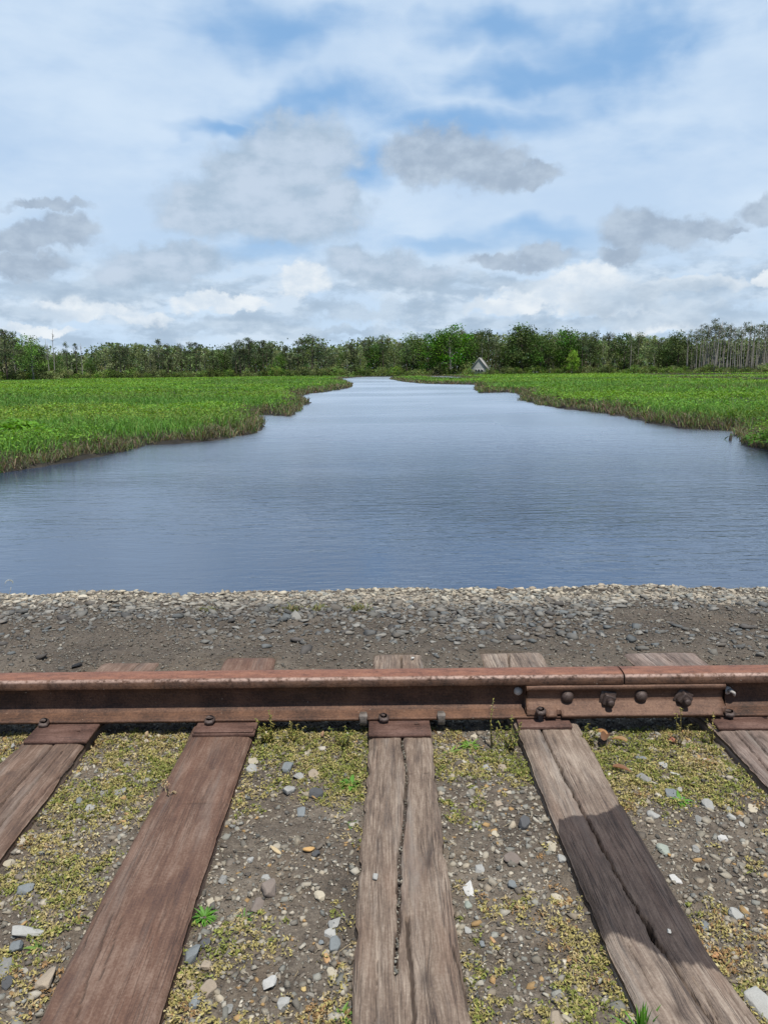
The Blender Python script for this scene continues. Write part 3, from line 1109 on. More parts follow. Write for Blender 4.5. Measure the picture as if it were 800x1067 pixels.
RAIL_Y = 2.63
TIES = [  # left edge, right edge (photo points, far end first), far-end y, cracks, look
    dict(key='one', L=[(112, 685), (25, 770), (-30, 822), (-200, 985)], R=[(172, 685), (97, 762), (60, 812), (8, 880), (-130, 1067)], far=3.21,
         cracks=[([(150, 686), (54, 778), (30, 806), (0, 840)], .0045, .016), ([(66, 782), (20, 836), (-40, 905)], .003, .012), ([(40, 790), (-20, 850)], .003, .01), ([(80, 786), (48, 822), (20, 852)], .002, .006)],
         dark=(.058, .038, .032), mid=(.125, .080, .057), light=(.225, .162, .125), smooth=.35, rise=.026,
         label='first tie from the left, reddish brown with long drying cracks'),
    dict(key='two', L=[(234, 684), (197, 765), (118, 912), (37, 1067)], R=[(288, 684), (264, 762), (228, 862), (190, 980), (162, 1067)], far=3.25,
         cracks=[([(172, 836), (205, 836.5), (243, 835)], .0022, .006), ([(118, 950), (95, 1010), (80, 1060)], .0018, .005), ([(128, 955), (104, 1020)], .0016, .004), ([(108, 940), (85, 990)], .0016, .004)],
         dark=(.058, .033, .027), mid=(.112, .063, .043), light=(.185, .123, .092), smooth=.75, rise=.030,
         label='smooth dark reddish-brown tie with a thin seam across it, no lengthwise crack'),
    dict(key='three', L=[(388, 683), (385, 764), (378, 850), (371, 960), (367, 1067)], R=[(440, 683), (449, 764), (459, 850), (470, 935), (492, 1067)], far=3.27,
         cracks=[([(418, 684), (419, 775), (424, 800), (421, 850), (416, 900), (415, 960), (412, 1012)], .0058, .020), ([(423, 955), (428, 1000), (430, 1040), (431, 1075)], .006, .018),
                 ([(424, 806), (452, 804)], .0018, .006), ([(393, 1000), (390, 1067)], .0016, .004), ([(473, 985), (488, 1050)], .003, .01)],
         dark=(.060, .044, .037), mid=(.155, .112, .083), light=(.285, .225, .175), smooth=.0, rise=.022,
         label='weathered grey-brown tie in the middle, its centre crack filled with grit'),
    dict(key='four', L=[(498, 682), (540, 763), (575, 845), (600, 905), (634, 985), (674, 1067)], R=[(566, 682), (608, 762), (650, 838), (690, 905), (735, 985), (797, 1067)], far=3.28,
         cracks=[([(530, 681), (531, 697), (565, 762), (578, 790), (600, 832), (622, 872), (650, 925), (673, 962), (700, 1003), (724, 1040), (744, 1067)], .0048, .03),
                 ([(672, 958), (682, 980), (690, 990)], .010, .02), ([(722, 1020), (740, 1045), (750, 1067)], .003, .01), ([(655, 985), (680, 1030)], .0016, .004), ([(760, 1035), (785, 1067)], .0018, .005)],
         dark=(.066, .050, .042), mid=(.180, .134, .102), light=(.31, .25, .198), smooth=.1, rise=.024,
         label='tie split by a long crack with a dark wet stain across it'),
    dict(key='five', L=[(652, 682), (742, 757), (800, 816), (900, 915)], R=[(728, 682), (826, 757), (960, 880), (1000, 915)], far=3.26,
         cracks=[([(765, 762), (785, 784), (805, 806), (860, 860)], .004, .014), ([(780, 762), (803, 790), (860, 850)], .0055, .016), ([(690, 684), (700, 690)], .003, .01), ([(800, 762), (850, 815)], .003, .01)],
         dark=(.075, .056, .046), mid=(.175, .128, .105), light=(.29, .23, .195), smooth=.0, rise=.03,
         label='last tie at the right edge, brown-grey with two open cracks'),
]
for T_ in TIES:
    T_['fl'], T_['fr'] = poly_x(T_['L']), poly_x(T_['R'])


def wood_mat(T):
    m, g = new_mat('old wood ' + T['key'])
    gr = g.attr('grain', 'Vector')
    off = float(hash(T['key']) % 1) + len(T['key']) * 3.7
    p = g.vm('ADD', gr, (off, off * 1.3, 0))
    fib = g.noise(g.mapping(p, (230, 13, 60)), 1.0, 5, .68)
    band = g.noise(g.mapping(p, (52, 3.2, 30)), 1.0, 6, .68)
    bl = g.noise(g.mapping(p, (9, 5, 7)), 1.0, 7, .66)
    speck = g.noise(p, 160, 3, .6)
    sm = T['smooth']
    f = g.m('ADD', g.m('MULTIPLY', fib, .34 * (1 - .62 * sm)), g.m('ADD', g.m('MULTIPLY', band, .34), g.m('ADD', g.m('MULTIPLY', bl, .30 + .12 * sm), g.m('MULTIPLY', speck, .12 + .1 * sm))))
    col = g.ramp(f, [(.43, T['dark']), (.545, T['mid']), (.65, T['light'])])
    # greyed weathering in long drifts
    grey = g.ss(.50, .72, g.noise(g.mapping(p, (14, 1.1, 5), (5, 2, 0)), 1.0, 6, .65))
    lum = sum(T['light']) / 3
    col = g.mix(g.m('MULTIPLY', grey, .60 - .25 * sm), col, (lum * .96, lum * .87, lum * .77, 1))
    redd = g.ss(.5, .66, g.noise(g.mapping(p, (11, 2.2, 5), (1, 9, 0)), 1.0, 5, .6))
    col = g.mix(g.m('MULTIPLY', redd, .30), col, (T['mid'][0] * 1.10, T['mid'][1] * .90, T['mid'][2] * .82, 1))
    soot = g.ss(.56, .74, g.noise(g.mapping(p, (15, 2.6, 5), (7, 3, 0)), 1.0, 5, .6))
    col = g.mix(g.m('MULTIPLY', soot, .42), col, (.062, .052, .048, 1))
    kn = g.attr('knot')
    col = g.mix(g.m('MULTIPLY', kn, .7), col, (.06, .042, .034, 1))
    line = g.noise(g.mapping(p, (95, 2.2, 20), (3, 1, 0)), 1.0, 3, .55)
    line = g.m('SUBTRACT', 1.0, g.ss(.0, .028, g.m('ABSOLUTE', g.m('SUBTRACT', line, .47))))
    line = g.m('MULTIPLY', line, g.ss(.42, .6, g.noise(g.mapping(p, (18, 1.5, 5), (8, 8, 0)), 1.0, 4, .5)))
    col = g.mix(g.m('MULTIPLY', line, .72 - .35 * sm), col, (.045, .034, .030, 1))
    cr = g.attr('crack')
    col = g.mix(g.m('MULTIPLY', cr, .8), col, (.040, .030, .026, 1))  # deepens the shade inside the cracks by darkening their colour
    wet = g.attr('wet')
    wc = g.mix(1.0, col, (.27, .255, .27, 1), 'MULTIPLY')
    col = g.mix(wet, col, wc)
    h = g.m('ADD', g.m('SUBTRACT', g.m('MULTIPLY', fib, .9 * (1 - .7 * sm)), g.m('MULTIPLY', line, .5)), g.m('ADD', g.m('MULTIPLY', band, .8 * (1 - .5 * sm)), g.m('MULTIPLY', speck, .35)))
    n = g.bump(h, .85 - .3 * sm, .0045)
    g.out(col, g.m('SUBTRACT', .82, g.m('MULTIPLY', wet, .22)), n, 0, .3)
    return m


def build_tie(T, seed):
    rng = np.random.default_rng(seed)
    nx, ny = 84, 430
    y0, y1 = .70, T['far']
    ys = np.linspace(y0, y1, ny)
    lx, rx = T['fl'](ys), T['fr'](ys)
    wob = lambda s: (fbm(ys * 5, ys * 0 + s, 4, seed) - .5) * .012 + (fbm(ys * 40, ys * 0 + s, 3, seed + 2) - .5) * .004 * (1 - .6 * T['smooth']) + np.maximum(fbm(ys * 16, ys * 0 + s * 3, 3, seed + 6) - .62, 0) * .030 * (1 - .5 * T['smooth']) * (1 if s < 5 else -1)
    cx = (lx + rx) / 2
    lx, rx = lx + wob(1.5), rx + wob(7.5)
    u = np.linspace(0, 1, nx)
    u = .5 - .5 * np.cos(u * math.pi) * (.25) - .0 + (u - .5) * .75      # a little denser at the edges
    u = (u - u.min()) / (u.max() - u.min())
    X = lx[:, None] + (rx - lx)[:, None] * u[None, :]
    Y = np.repeat(ys[:, None], nx, 1)
    jag = (fbm(X[-1] * 45, X[-1] * 0, 3, seed + 9) - .5) * .05
    Y += jag[None, :] * sstep(y1 - .12, y1, Y)
    GX = X - cx[:, None]
    # knots bend the grain
    knot = np.zeros_like(X)
    for kx, ky, r in {'three': [(443, 1020, .020), (446, 898, .013), (392, 790, .004)], 'four': [(706, 1055, .016), (697, 972, .008), (640, 812, .012)], 'one': [(10, 806, .012)], 'two': [(60, 905 + 90, .010), (222, 800, .008)],
                      'five': [(790, 768, .01)]}.get(T['key'], []):
        wx, wy = at(kx, ky, 0)
        d = np.sqrt(((X - wx) / r) ** 2 + ((Y - wy) / (r * 1.7)) ** 2)
        knot = np.maximum(knot, np.clip(1.15 - d, 0, 1))
        GX = GX + np.sign(X - wx) * r * .8 * np.exp(-(d / 1.7) ** 2) * np.tanh(np.abs(X - wx) / r * 2)
    dl = np.minimum((X - lx[:, None]), (rx[:, None] - X))
    de = np.maximum(y1 + jag[None, :] * 0 - Y, 0)
    Z = -.013 * np.exp(-np.maximum(dl, 0) / .007) * (.6 + .9 * fbm(Y * 9, X * 0 + 3, 3, seed)) - .018 * np.exp(-de / .018)
    Z += (fbm(X * 6, Y * 3, 3, seed) - .5) * .008
    fibre = fbm(GX * 230, Y * 5, 3, seed + 1) - .5
    bandz = fbm(GX * 60, Y * 1.6, 3, seed + 4) - .5
    Z += (fibre * .0024 + bandz * .0042) * (1 - .7 * T['smooth'])
    crack = np.zeros_like(X)
    for pts, w, dep in T['cracks']:
        P = np.array([at(px, py, 0) for px, py in pts])
        best = np.full(X.shape, 1e9)
        for a, b in zip(P[:-1], P[1:]):
            e = b - a
            t = np.clip(((X - a[0]) * e[0] + (Y - a[1]) * e[1]) / (e @ e), 0, 1)
            best = np.minimum(best, np.hypot(X - a[0] - t * e[0] + (fbm(Y * 30, Y * 0, 3, seed + 5) - .5) * .009, Y - a[1] - t * e[1]))
        ww = w * (.55 + .9 * fbm(Y * 7, X * 0, 3, seed + 8))
        c = np.clip(1 - best / ww, 0, 1)
        Z -= dep * sstep(0, .55, c)
        crack = np.maximum(crack, sstep(.05, .55, c))
        Z -= .0025 * np.exp(-best / .010)
    Z -= knot * .002
    wet = np.zeros_like(X)
    if T['key'] == 'four':
        top = np.array([at(px, py, 0) for px, py in ((570, 866), (582, 850), (604, 842), (618, 846), (632, 846), (648, 836), (668, 838))])
        bot = np.array([at(px, py, 0) for px, py in ((632, 975), (645, 974), (664, 982), (690, 996), (705, 1003), (730, 1002), (752, 1014))])
        n2 = (fbm(X * 60, Y * 60, 4, 3) - .5) * .022 + (fbm(X * 14, Y * 10, 4, 9) - .5) * .075
        # the two ends of the stain, as a function of the place across the tie
        U = (X - lx[:, None]) / (rx - lx)[:, None]
        def yu(P):
            q = np.array([(np.clip((px - T['fl'](py)) / (T['fr'](py) - T['fl'](py)), 0, 1), py) for px, py in P])
            q = q[np.argsort(q[:, 0])]
            return np.interp(U, q[:, 0], q[:, 1])
        wet = sstep(-.004, .006, yu(top) + n2 - Y) * sstep(-.004, .006, Y - yu(bot) - n2)
    # rings: the top sheet, then the side walls
    V = np.stack([X, Y, Z], 2).reshape(-1, 3)
    F = [grid_faces(nx, ny)]
    A = {'grain': np.stack([GX, Y, Z], 2).reshape(-1, 3), 'crack': crack.ravel(), 'knot': knot.ravel(), 'wet': wet.ravel()}
    idx = np.arange(nx * ny).reshape(ny, nx)
    ring = np.concatenate([idx[0, :], idx[1:, -1], idx[-1, -2::-1], idx[-2:0:-1, 0]])
    prev, base = ring, len(V)
    cxy = V[ring].mean(0)
    for k, (dz, outw) in enumerate(((-.012, .001), (-.05, .002), (-.19, .0))):
        P = V[ring].copy()
        P[:, 2] = dz + np.minimum(P[:, 2], 0) * (.8 if k == 0 else 0)
        sgn = np.sign(P[:, 0] - np.interp(P[:, 1], ys, cx))
        P[:, 0] += sgn * (outw + (fbm(P[:, 1] * 24 + k * 9, P[:, 0] * 3, 3, seed + k) - .5) * .004)
        new = base + np.arange(len(ring))
        V = np.concatenate([V, P])
        nxt = np.roll(np.arange(len(ring)), -1)
        F.append(np.stack([prev, new, new[nxt], prev[nxt]], 1))
        gg = np.stack([P[:, 2] + .3, P[:, 1], P[:, 0] * .2], 1)
        A['grain'] = np.concatenate([A['grain'], gg])
        for q in ('crack', 'knot', 'wet'):
            A[q] = np.concatenate([A[q], A[q][ring] * (1 if q == 'wet' and k == 0 else 0)])
        prev, base = new, base + len(ring)
    org = np.array([np.interp(1.7, ys, cx), 1.7, 0])
    F = [f[:, ::-1] if i else f for i, f in enumerate(F)]
    me = mesh_np('railroad_tie', V - org, F, wood_mat(T), A, True)
    o = obj('railroad_tie', me, loc=tuple(org))
    return tag(o, T['label'], 'railroad tie', 'ties of the track')


for i, T_ in enumerate(TIES):
    build_tie(T_, 60 + i * 7)

# ------------------------------------------------------------------ rail, joint bar, plates, spikes
Z_RAIL = .015
M_RAIL = mat_rust('rusty rail', (.030, .018, .013), (.080, .041, .026), (.155, .080, .047), .55, .62, 0.0, True)
M_PLATE = mat_rust('rusty plate', (.045, .027, .022), (.105, .056, .042), (.165, .098, .076), .25, .7, 3.0)
M_BAR = mat_rust('rusty joint bar', (.050, .029, .021), (.104, .056, .037), (.170, .096, .062), .35, .6, 7.0)
M_IRON = mat_rust('dark iron', (.022, .017, .016), (.050, .034, .029), (.100, .074, .064), .2, .5, 11.0)
M_PALE = mat_rust('pale bare iron', (.07, .058, .05), (.135, .115, .10), (.23, .21, .19), .1, .55, 13.0)

M_STUD = mat_rust('pale stud', (.30, .27, .24), (.46, .43, .39), (.60, .57, .53), .1, .6, 17.0)

HALF = [(.070, .0), (.070, .0085), (.066, .0105), (.030, .0185), (.016, .024), (.0095, .034), (.0082, .05), (.0080, .085), (.0095, .104), (.016, .111), (.0445, .1165), (.0455, .119), (.0455, .141), (.0440, .147), (.0395, .1515), (.030, .1535), (.015, .1550), (0, .1553)]
PROF = [(-a, b) for a, b in HALF] + [(a, b) for a, b in HALF[-2::-1]]


def build_rail(name, x0, x1, label, seed):
    n = int(abs(x1 - x0) / .012)
    xs = np.linspace(x0, x1, n)
    P = np.array(PROF)
    k = len(P)
    X = np.repeat(xs[:, None], k, 1)
    Yv = np.repeat(P[None, :, 0], n, 0)
    Zv = np.repeat(P[None, :, 1], n, 0)
    S = np.repeat(np.arange(k)[None, :], n, 0) * .7
    nz = fbm(X * 12, S, 3, seed) - .5
    Zv = Zv + nz * .0016 * (Zv > .006)
    Yv = Yv + (fbm(X * 10, S + 30, 3, seed) - .5) * .0018 
    xm = (x0 + x1) / 2
    V = np.stack([X - xm, Yv, Zv], 2).reshape(-1, 3)
    F = []
    i = np.arange(n - 1)[:, None] * k
    for j in range(k):
        j2 = (j + 1) % k
        F.append(np.concatenate([i + j, i + j2, i + k + j2, i + k + j], 1))
    q = np.concatenate(F)
    # end caps as fans
    cv = np.array([[x0 - xm, 0, .08], [x1 - xm, 0, .08]])
    nV = len(V)
    V = np.concatenate([V, cv])
    t = []
    for j in range(k):
        j2 = (j + 1) % k
        t.append([nV, j2, j]); t.append([nV + 1, (n - 1) * k + j, (n - 1) * k + j2])
    wear_glint = np.zeros((n, k)); wear_glint[:, 13] = 1.0; wear_glint[:, 14] = .75; wear_glint[:, 12] = .2  # worn front lip, coloured lighter as a highlight along the edge
    tread = np.zeros((n, k)); tread[:, 15:k - 14] = 1.0
    wear_glint *= .35 + .9 * fbm(X * 3, X * 0, 3, seed + 3)
    z2 = np.zeros(2)
    me = mesh_np(name, V, [np.asarray(q)[:, ::-1], np.asarray(t)], M_RAIL, {'wear_glint': np.concatenate([np.clip(wear_glint, 0, 1).ravel(), z2]), 'tread': np.concatenate([tread.ravel(), z2])}, False)
    o = obj(name, me, loc=(xm, RAIL_Y, Z_RAIL))
    return tag(o, label, 'rail', 'rails')


JX = at(652, 705.5, Z_RAIL + .152)[0]
rail_a = build_rail('rail', -5.2, JX - .0022, 'long rusty rail running from the left edge to the joint gap', 3)
rail_b = build_rail('rail', JX + .0022, 5.2, 'short visible piece of rusty rail right of the joint gap', 19)


def on_front(px, py, yrel):
    """x and height (over the rail base) of a photo point on the plane y = RAIL_Y + yrel"""
    x, z = at_y(px, py, RAIL_Y + yrel)
    return x, z - Z_RAIL


# the two pale bond studs in the web, one by each end of the joint bar
for rl, px, py, wob in ((rail_a, 539.5, 720, 0), (rail_b, 757, 719, 1)):
    x, z = on_front(px, py, -.012)
    s = Soup()
    s.lathe([(.0, -.004), (.015, -.003), (.016, .004), (.013, .010), (.006, .013), (0, .014)], 12, Matrix.Translation((0, 0, 0)) @ Matrix.Rotation(R(90), 4, 'X'))
    if wob: s.tube([(0, -.01, 0), (.008, -.016, .004), (.018, -.018, -.004), (.024, -.012, -.018)], [.008, .008, .006, .004], 7)
    o = obj('bond_stud', s.mesh('bond_stud', M_STUD, True), rl, (x - rl.location.x, -.010, z))


def build_joint_bar():
    x0 = on_front(548, 730, -.05)[0]
    x1 = on_front(755, 730, -.05)[0]
    t = thing('joint_bar', 'rusty bolted joint bar clasping the two rail ends below the gap', 'joint bar', ((x0 + x1) / 2, RAIL_Y, Z_RAIL))
    L = x1 - x0
    # front outline (y, z): lip under the head, recessed band, toe over the flange; notched at both ends
    outer = [(-.0400, .1155), (-.0470, .1140), (-.0500, .1100), (-.0490, .0990), (-.0400, .0920), (-.0345, .0860), (-.0345, .0560), (-.0400, .0480), (-.0640, .0340), (-.0830, .0225), (-.0860, .0190), (-.0860, .0115)]
    short = outer[:8] + [(-.0560, .0380), (-.0625, .0342), (-.0650, .0300), (-.0650, .0180)]
    inner = [(-.0700, .0118), (-.030, .0215), (-.0125, .032), (-.0125, .108)]
    xs, ps = [], []
    for a, b, pr in ((0, .066, 's'), (.066, .104, 'f'), (.104, .122, 's'), (.122, L - .02, 'f'), (L - .02, L, 's')):
        m = max(2, int((b - a) / .012))
        for x in np.linspace(a + .0004, b - .0004, m):
            xs.append(x - L / 2); ps.append(pr)
    # notch profile for spikes; the stub between the first two notches is turned down at the plate
    rows = []
    for x, pr in zip(xs, ps):
        o_ = outer if pr == 'f' else short
        rows.append([(x, y + (vnoise(x * 40, y * 40) - .5) * .0012, z + (vnoise(x * 30, z * 60, 3) - .5) * .0012) for y, z in o_ + inner])
    k = len(rows[0])
    V = np.array(rows).reshape(-1, 3)
    n = len(rows)
    i = np.arange(n - 1)[:, None] * k
    q = np.concatenate([np.concatenate([i + j, i + (j + 1) % k, i + k + (j + 1) % k, i + k + j], 1) for j in range(k)])[:, ::-1]
    nV = len(V)
    V = np.concatenate([V, [V[:k].mean(0), V[(n - 1) * k:].mean(0)]])
    tr = []
    for j in range(k):
        tr.append([nV, (j + 1) % k, j]); tr.append([nV + 1, (n - 1) * k + j, (n - 1) * k + (j + 1) % k])
    bar = obj('bar', mesh_np('bar', V, [q, np.array(tr)], M_BAR), t)
    face = -.0345
    for px, py in ((591.5, 726.5), (668.5, 726)):
        x, z = on_front(px, py, face - .012)
        s = Soup()
        s.lathe([(.0215, 0), (.0222, .005), (.0205, .012), (.0165, .018), (.010, .0225), (.004, .0240), (0, .0242)], 22, Matrix.Rotation(R(90), 4, 'X'))
        obj('bolt_head', s.mesh('bolt_head', M_IRON, True), t, (x - t.location.x, face + .001, z))
    for px, py, rot in ((634, 729.5, 18), (713, 728.5, 38)):
        x, z = on_front(px, py, face - .02)
        s = Soup()
        r2 = Matrix.Rotation(R(rot), 3, 'Y')
        s.box((0, -.004, 0), (.056, .008, .052), Matrix.Rotation(R(rot - 9), 3, 'Y'))
        nut_w = obj('washer', s.mesh('washer', M_IRON), t, (x - t.location.x, face, z))
        bevelled(nut_w, .003)
        s = Soup()
        s.box((0, -.020, 0), (.040, .024, .040), r2)
        nut = obj('nut', s.mesh('nut', M_IRON), t, (x - t.location.x, face, z))
        bevelled(nut, .0045, 3)
        s = Soup()
        prof = [(.0125, .030)]
        for q_ in range(7):
            prof += [(.0128, .031 + q_ * .003), (.0113, .0325 + q_ * .003)]
        prof += [(.011, .053), (.007, .055), (0, .0552)]
        s.lathe(prof, 16, Matrix.Rotation(R(90), 4, 'X'))
        obj('bolt_end', s.mesh('bolt_end', M_IRON, True), nut)
    return t


build_joint_bar()

PLATES = [  # photo corners of the front edge, label, hole px
    ((25, 772), (90, 772), 'purplish rusty plate under the rail on the cracked first tie', (82, 761)),
    ((200, 765), (265, 764), 'dark plate with a double edge on the smooth reddish tie', None),
    ((384, 765.5), (449, 765), 'reddish flat plate under the rail on the grit-cracked middle tie', (434, 754)),
    ((541, 757.5), (596, 756), 'plate mostly hidden below the joint bar on the stained tie', None),
    ((749, 758), (838, 757), 'plate under the rail end on the last tie at the right edge', (797, 748))]
for i, (a, b, lab, hole) in enumerate(PLATES):
    z = Z_RAIL - .0015
    xa, ya = at(a[0], a[1], z)
    xb, yb = at(b[0], b[1], z)
    yf, yb_ = (ya + yb) / 2, RAIL_Y + .15
    s = Soup()
    w = xb - xa
    th = .0135
    fy, by = yf - RAIL_Y, yb_ - RAIL_Y
    if hole:
        hx, hy = at(hole[0], hole[1], z)
        hx -= (xa + xb) / 2; hy -= RAIL_Y
        r = .009
        xs = [-w / 2, max(-w / 2 + .004, hx - r), min(hx + r, w / 2 - .004), w / 2]
        ysn = [fy, hy - r, hy + r, by]
        V = [(a_, b_, c_) for c_ in (0, -th) for b_ in ysn for a_ in xs]
        q = []
        for jj in range(3):
            for ii in range(3):
                if ii == 1 and jj == 1: continue
                k = jj * 4 + ii
                q += [[k, k + 1, k + 5, k + 4], [16 + k + 4, 16 + k + 5, 16 + k + 1, 16 + k]]
        loop = [0, 1, 2, 3, 7, 11, 15, 14, 13, 12, 8, 4]
        for a_, b_ in zip(loop, loop[1:] + loop[:1]): q.append([b_, a_, 16 + a_, 16 + b_])
        for a_, b_ in ((5, 6), (6, 10), (10, 9), (9, 5)): q.append([a_, b_, 16 + b_, 16 + a_])
        s.add(V, None, q)
    else:
        s.box((0, (fy + by) / 2, -th / 2), (w, by - fy, th))
    if i == 1:
        s.box((0, fy + .022, .0035), (w * .96, .040, .007))
    pl = obj('tie_plate', s.mesh('tie_plate', M_PLATE), loc=((xa + xb) / 2, RAIL_Y, z))
    if not hole: bevelled(pl, .003)
    tag(pl, lab, 'tie plate', 'plates under the rail')


def spike_mesh(seed):
    s = Soup()
    s.box((0, .012, -.045), (.017, .017, .11))
    rng = np.random.default_rng(seed)
    # the head: a hooked cap wider in front, with a raised crown
    pr = [(-.016, .013), (-.0185, .0), (-.015, -.020), (0, -.0255), (.015, -.020), (.0185, .0), (.016, .013), (0, .021)]
    pr = np.array(pr) + rng.normal(0, .0009, (8, 2))
    lv = [(.96, .003), (1.05, .0065), (1.0, .0115), (.74, .0158)]
    V = np.concatenate([np.stack([pr[:, 0] * k, pr[:, 1] * k, np.full(8, h) + (pr[:, 1] * .12)], 1) for k, h in lv])
    q = [[i * 8 + j, i * 8 + (j + 1) % 8, (i + 1) * 8 + (j + 1) % 8, (i + 1) * 8 + j] for i in range(3) for j in range(8)]
    V = np.concatenate([V, [[0, 0, .0168], [0, 0, .003]]])
    t = [[32, 24 + j, 24 + (j + 1) % 8] for j in range(8)] + [[33, (j + 1) % 8, j] for j in range(8)]
    s.add(V, t, [r[::-1] for r in q])
    return s.mesh('track_spike', M_IRON)


for i, (px, py, rz, tilt, hz, lab) in enumerate((
        (46.5, 754.5, 12, 6, .017, 'dark tilted spike head on the plate of the cracked first tie'),
        (219, 751.5, -6, 2, .020, 'squarish dark spike head on the double-edged plate of the smooth tie'),
        (399.5, 749, 5, 0, .022, 'dark spike head on the rail flange at the middle tie'),
        (563, 750.5, 4, -3, .045, 'tall spike standing in the joint bar notch on the stained tie'),
        (760, 742.5, -14, -7, .024, 'tilted spike by the right-hand end of the joint bar'))):
    y = RAIL_Y - (.083 if i == 3 else .074)
    x, _ = at_y(px, py, y)
    o = obj('track_spike', spike_mesh(i), loc=(x, y, hz))
    o.rotation_euler = (R(tilt), R(tilt * .7), R(rz))
    bevelled(o, .0022)
    tag(o, lab, 'spike', 'spikes holding the rail')

for i, (px, py, lab) in enumerate(((378.5, 748, 'pale grey clip on the rail foot just before the middle tie'), (459.5, 745.5, 'pale grey clip on the rail foot just after the middle tie'))):
    y = RAIL_Y - .066
    x, _ = at_y(px, py, y)
    s = Soup()
    path = [(.034, .0195), (.012, .0265), (-.004, .0285), (-.0135, .023), (-.0165, .012), (-.015, -.002), (-.008, -.014), (.012, -.018)]
    wv = .0125
    pts = np.array(path)
    for k, (sx, wdt) in enumerate(((-wv, 0), (wv, 0))): pass
    rows = []
    for k, (yy, zz) in enumerate(path):
        ww = wv * (1.0 if k not in (2, 3) else 1.18)
        rows.append([(-ww, yy, zz), (ww, yy, zz)])
    th = []
    tn = np.gradient(pts, axis=0); tn /= np.linalg.norm(tn, axis=1, keepdims=True)
    nn = np.stack([tn[:, 1], -tn[:, 0]], 1)
    V, q = [], []
    for k, ((yy, zz), nv) in enumerate(zip(path, nn)):
        ww = wv * (1.0 if k not in (2, 3) else 1.2)
        for sx, o_ in ((-ww, .0), (ww, .0), (ww, .008), (-ww, .008)):
            V.append((sx, yy - nv[0] * o_, zz - nv[1] * o_))
    for k in range(len(path) - 1):
        for j in range(4):
            q.append([k * 4 + j, k * 4 + (j + 1) % 4, (k + 1) * 4 + (j + 1) % 4, (k + 1) * 4 + j])
    e = (len(path) - 1) * 4
    s.add(V, None, q + [[0, 3, 2, 1], [e, e + 1, e + 2, e + 3]])
    o = obj('rail_clip', s.mesh('rail_clip', M_PALE), loc=(x, y, Z_RAIL - .002))
    bevelled(o, .003)
    tag(o, lab, 'rail clip', 'clips on the rail foot')
# ------------------------------------------------------------------ the ballast bank
import bmesh


def tie_cover(x, y, margin=0.0):
    """true where a tie lies over the ground"""
    x = np.asarray(x, float); y = np.asarray(y, float)
    c = np.zeros(x.shape, bool)
    for T in TIES:
        c |= (x > T['fl'](y) - margin) & (x < T['fr'](y) + margin) & (y < T['far'] + margin)
    return c


def tie_dist(x, y):
    d = np.full(np.shape(x), 9.0)
    for T in TIES:
        dx = np.maximum(np.maximum(T['fl'](y) - x, x - T['fr'](y)), 0)
        dy = np.maximum(y - T['far'], 0)
        d = np.minimum(d, np.hypot(dx, dy))
    return d


CREST = 4.44
def ground_z(x, y, fine=True):
    x = np.asarray(x, float); y = np.asarray(y, float)
    prof_y = [-9, .8, 2.0, 2.45, 2.72, 3.0, 3.3, 3.8, 4.2, CREST, CREST + .12, 5.2, 8.0]
    prof_z = [-.05, -.036, -.032, -.042, -.045, -.020, -.012, -.020, -.040, -.052, -.10, -.62, -2.5]
    z = np.interp(y + (fbm(x * 2.3, x * 0, 4, 41) - .5) * .24 * sstep(3.8, 4.4, y), prof_y, prof_z)
    z = z + (fbm(x * 2.4, y * 2.4, 3, 51) - .5) * .030 * np.where(y < 2.7, .8, 1.2)
    if fine:
        z = z + (fbm(x * 14, y * 14, 3, 52) - .5) * .014 + (fbm(x * 60, y * 60, 2, 53) - .5) * .007
    z = z - .022 * np.clip(np.abs(x) - 3, 0, 1)
    return z


def dense(a, b, st, lo, hi, k=1.35):
    c = list(np.arange(a, b, st))
    s, p = st, a
    left = []
    while p > lo:
        s *= k; p -= s; left.append(p)
    s, p = st, c[-1]
    right = []
    while p < hi:
        s *= k; p += s; right.append(p)
    return np.array(left[::-1] + c + right)


gxs = dense(-2.5, 2.5, .0105, -45, 45)
gys = dense(1.05, 4.75, .0115, -9, 8.2, 1.25)
GXX, GYY = np.meshgrid(gxs, gys)
gxr, gyr = GXX.ravel(), GYY.ravel()
gzr = ground_z(gxr, gyr)
gzr = np.where(tie_cover(gxr, gyr, -.01), np.minimum(gzr, -.06), gzr)
# pale sand washed out along the crest
sand = np.zeros(len(gxr))
for px, py, rx, ry, k in ((75, 624, .36, .07, 1), (15, 624, .12, .04, .6), (320, 622, .42, .10, 1), (385, 622, .34, .11, .8), (430, 630, .45, .14, .45), (600, 622, .5, .07, .8), (690, 622, .5, .08, .85), (770, 628, .3, .10, .7), (545, 628, .25, .1, .6)):
    sx, sy = at(px, py, -.05)
    q = np.sqrt(((gxr - sx) / rx) ** 2 + ((gyr - sy) / ry) ** 2) + (fbm(gxr * 14, gyr * 14, 4, 61) - .5) * 1.1
    sand = np.maximum(sand, k * sstep(1.15, .65, q))


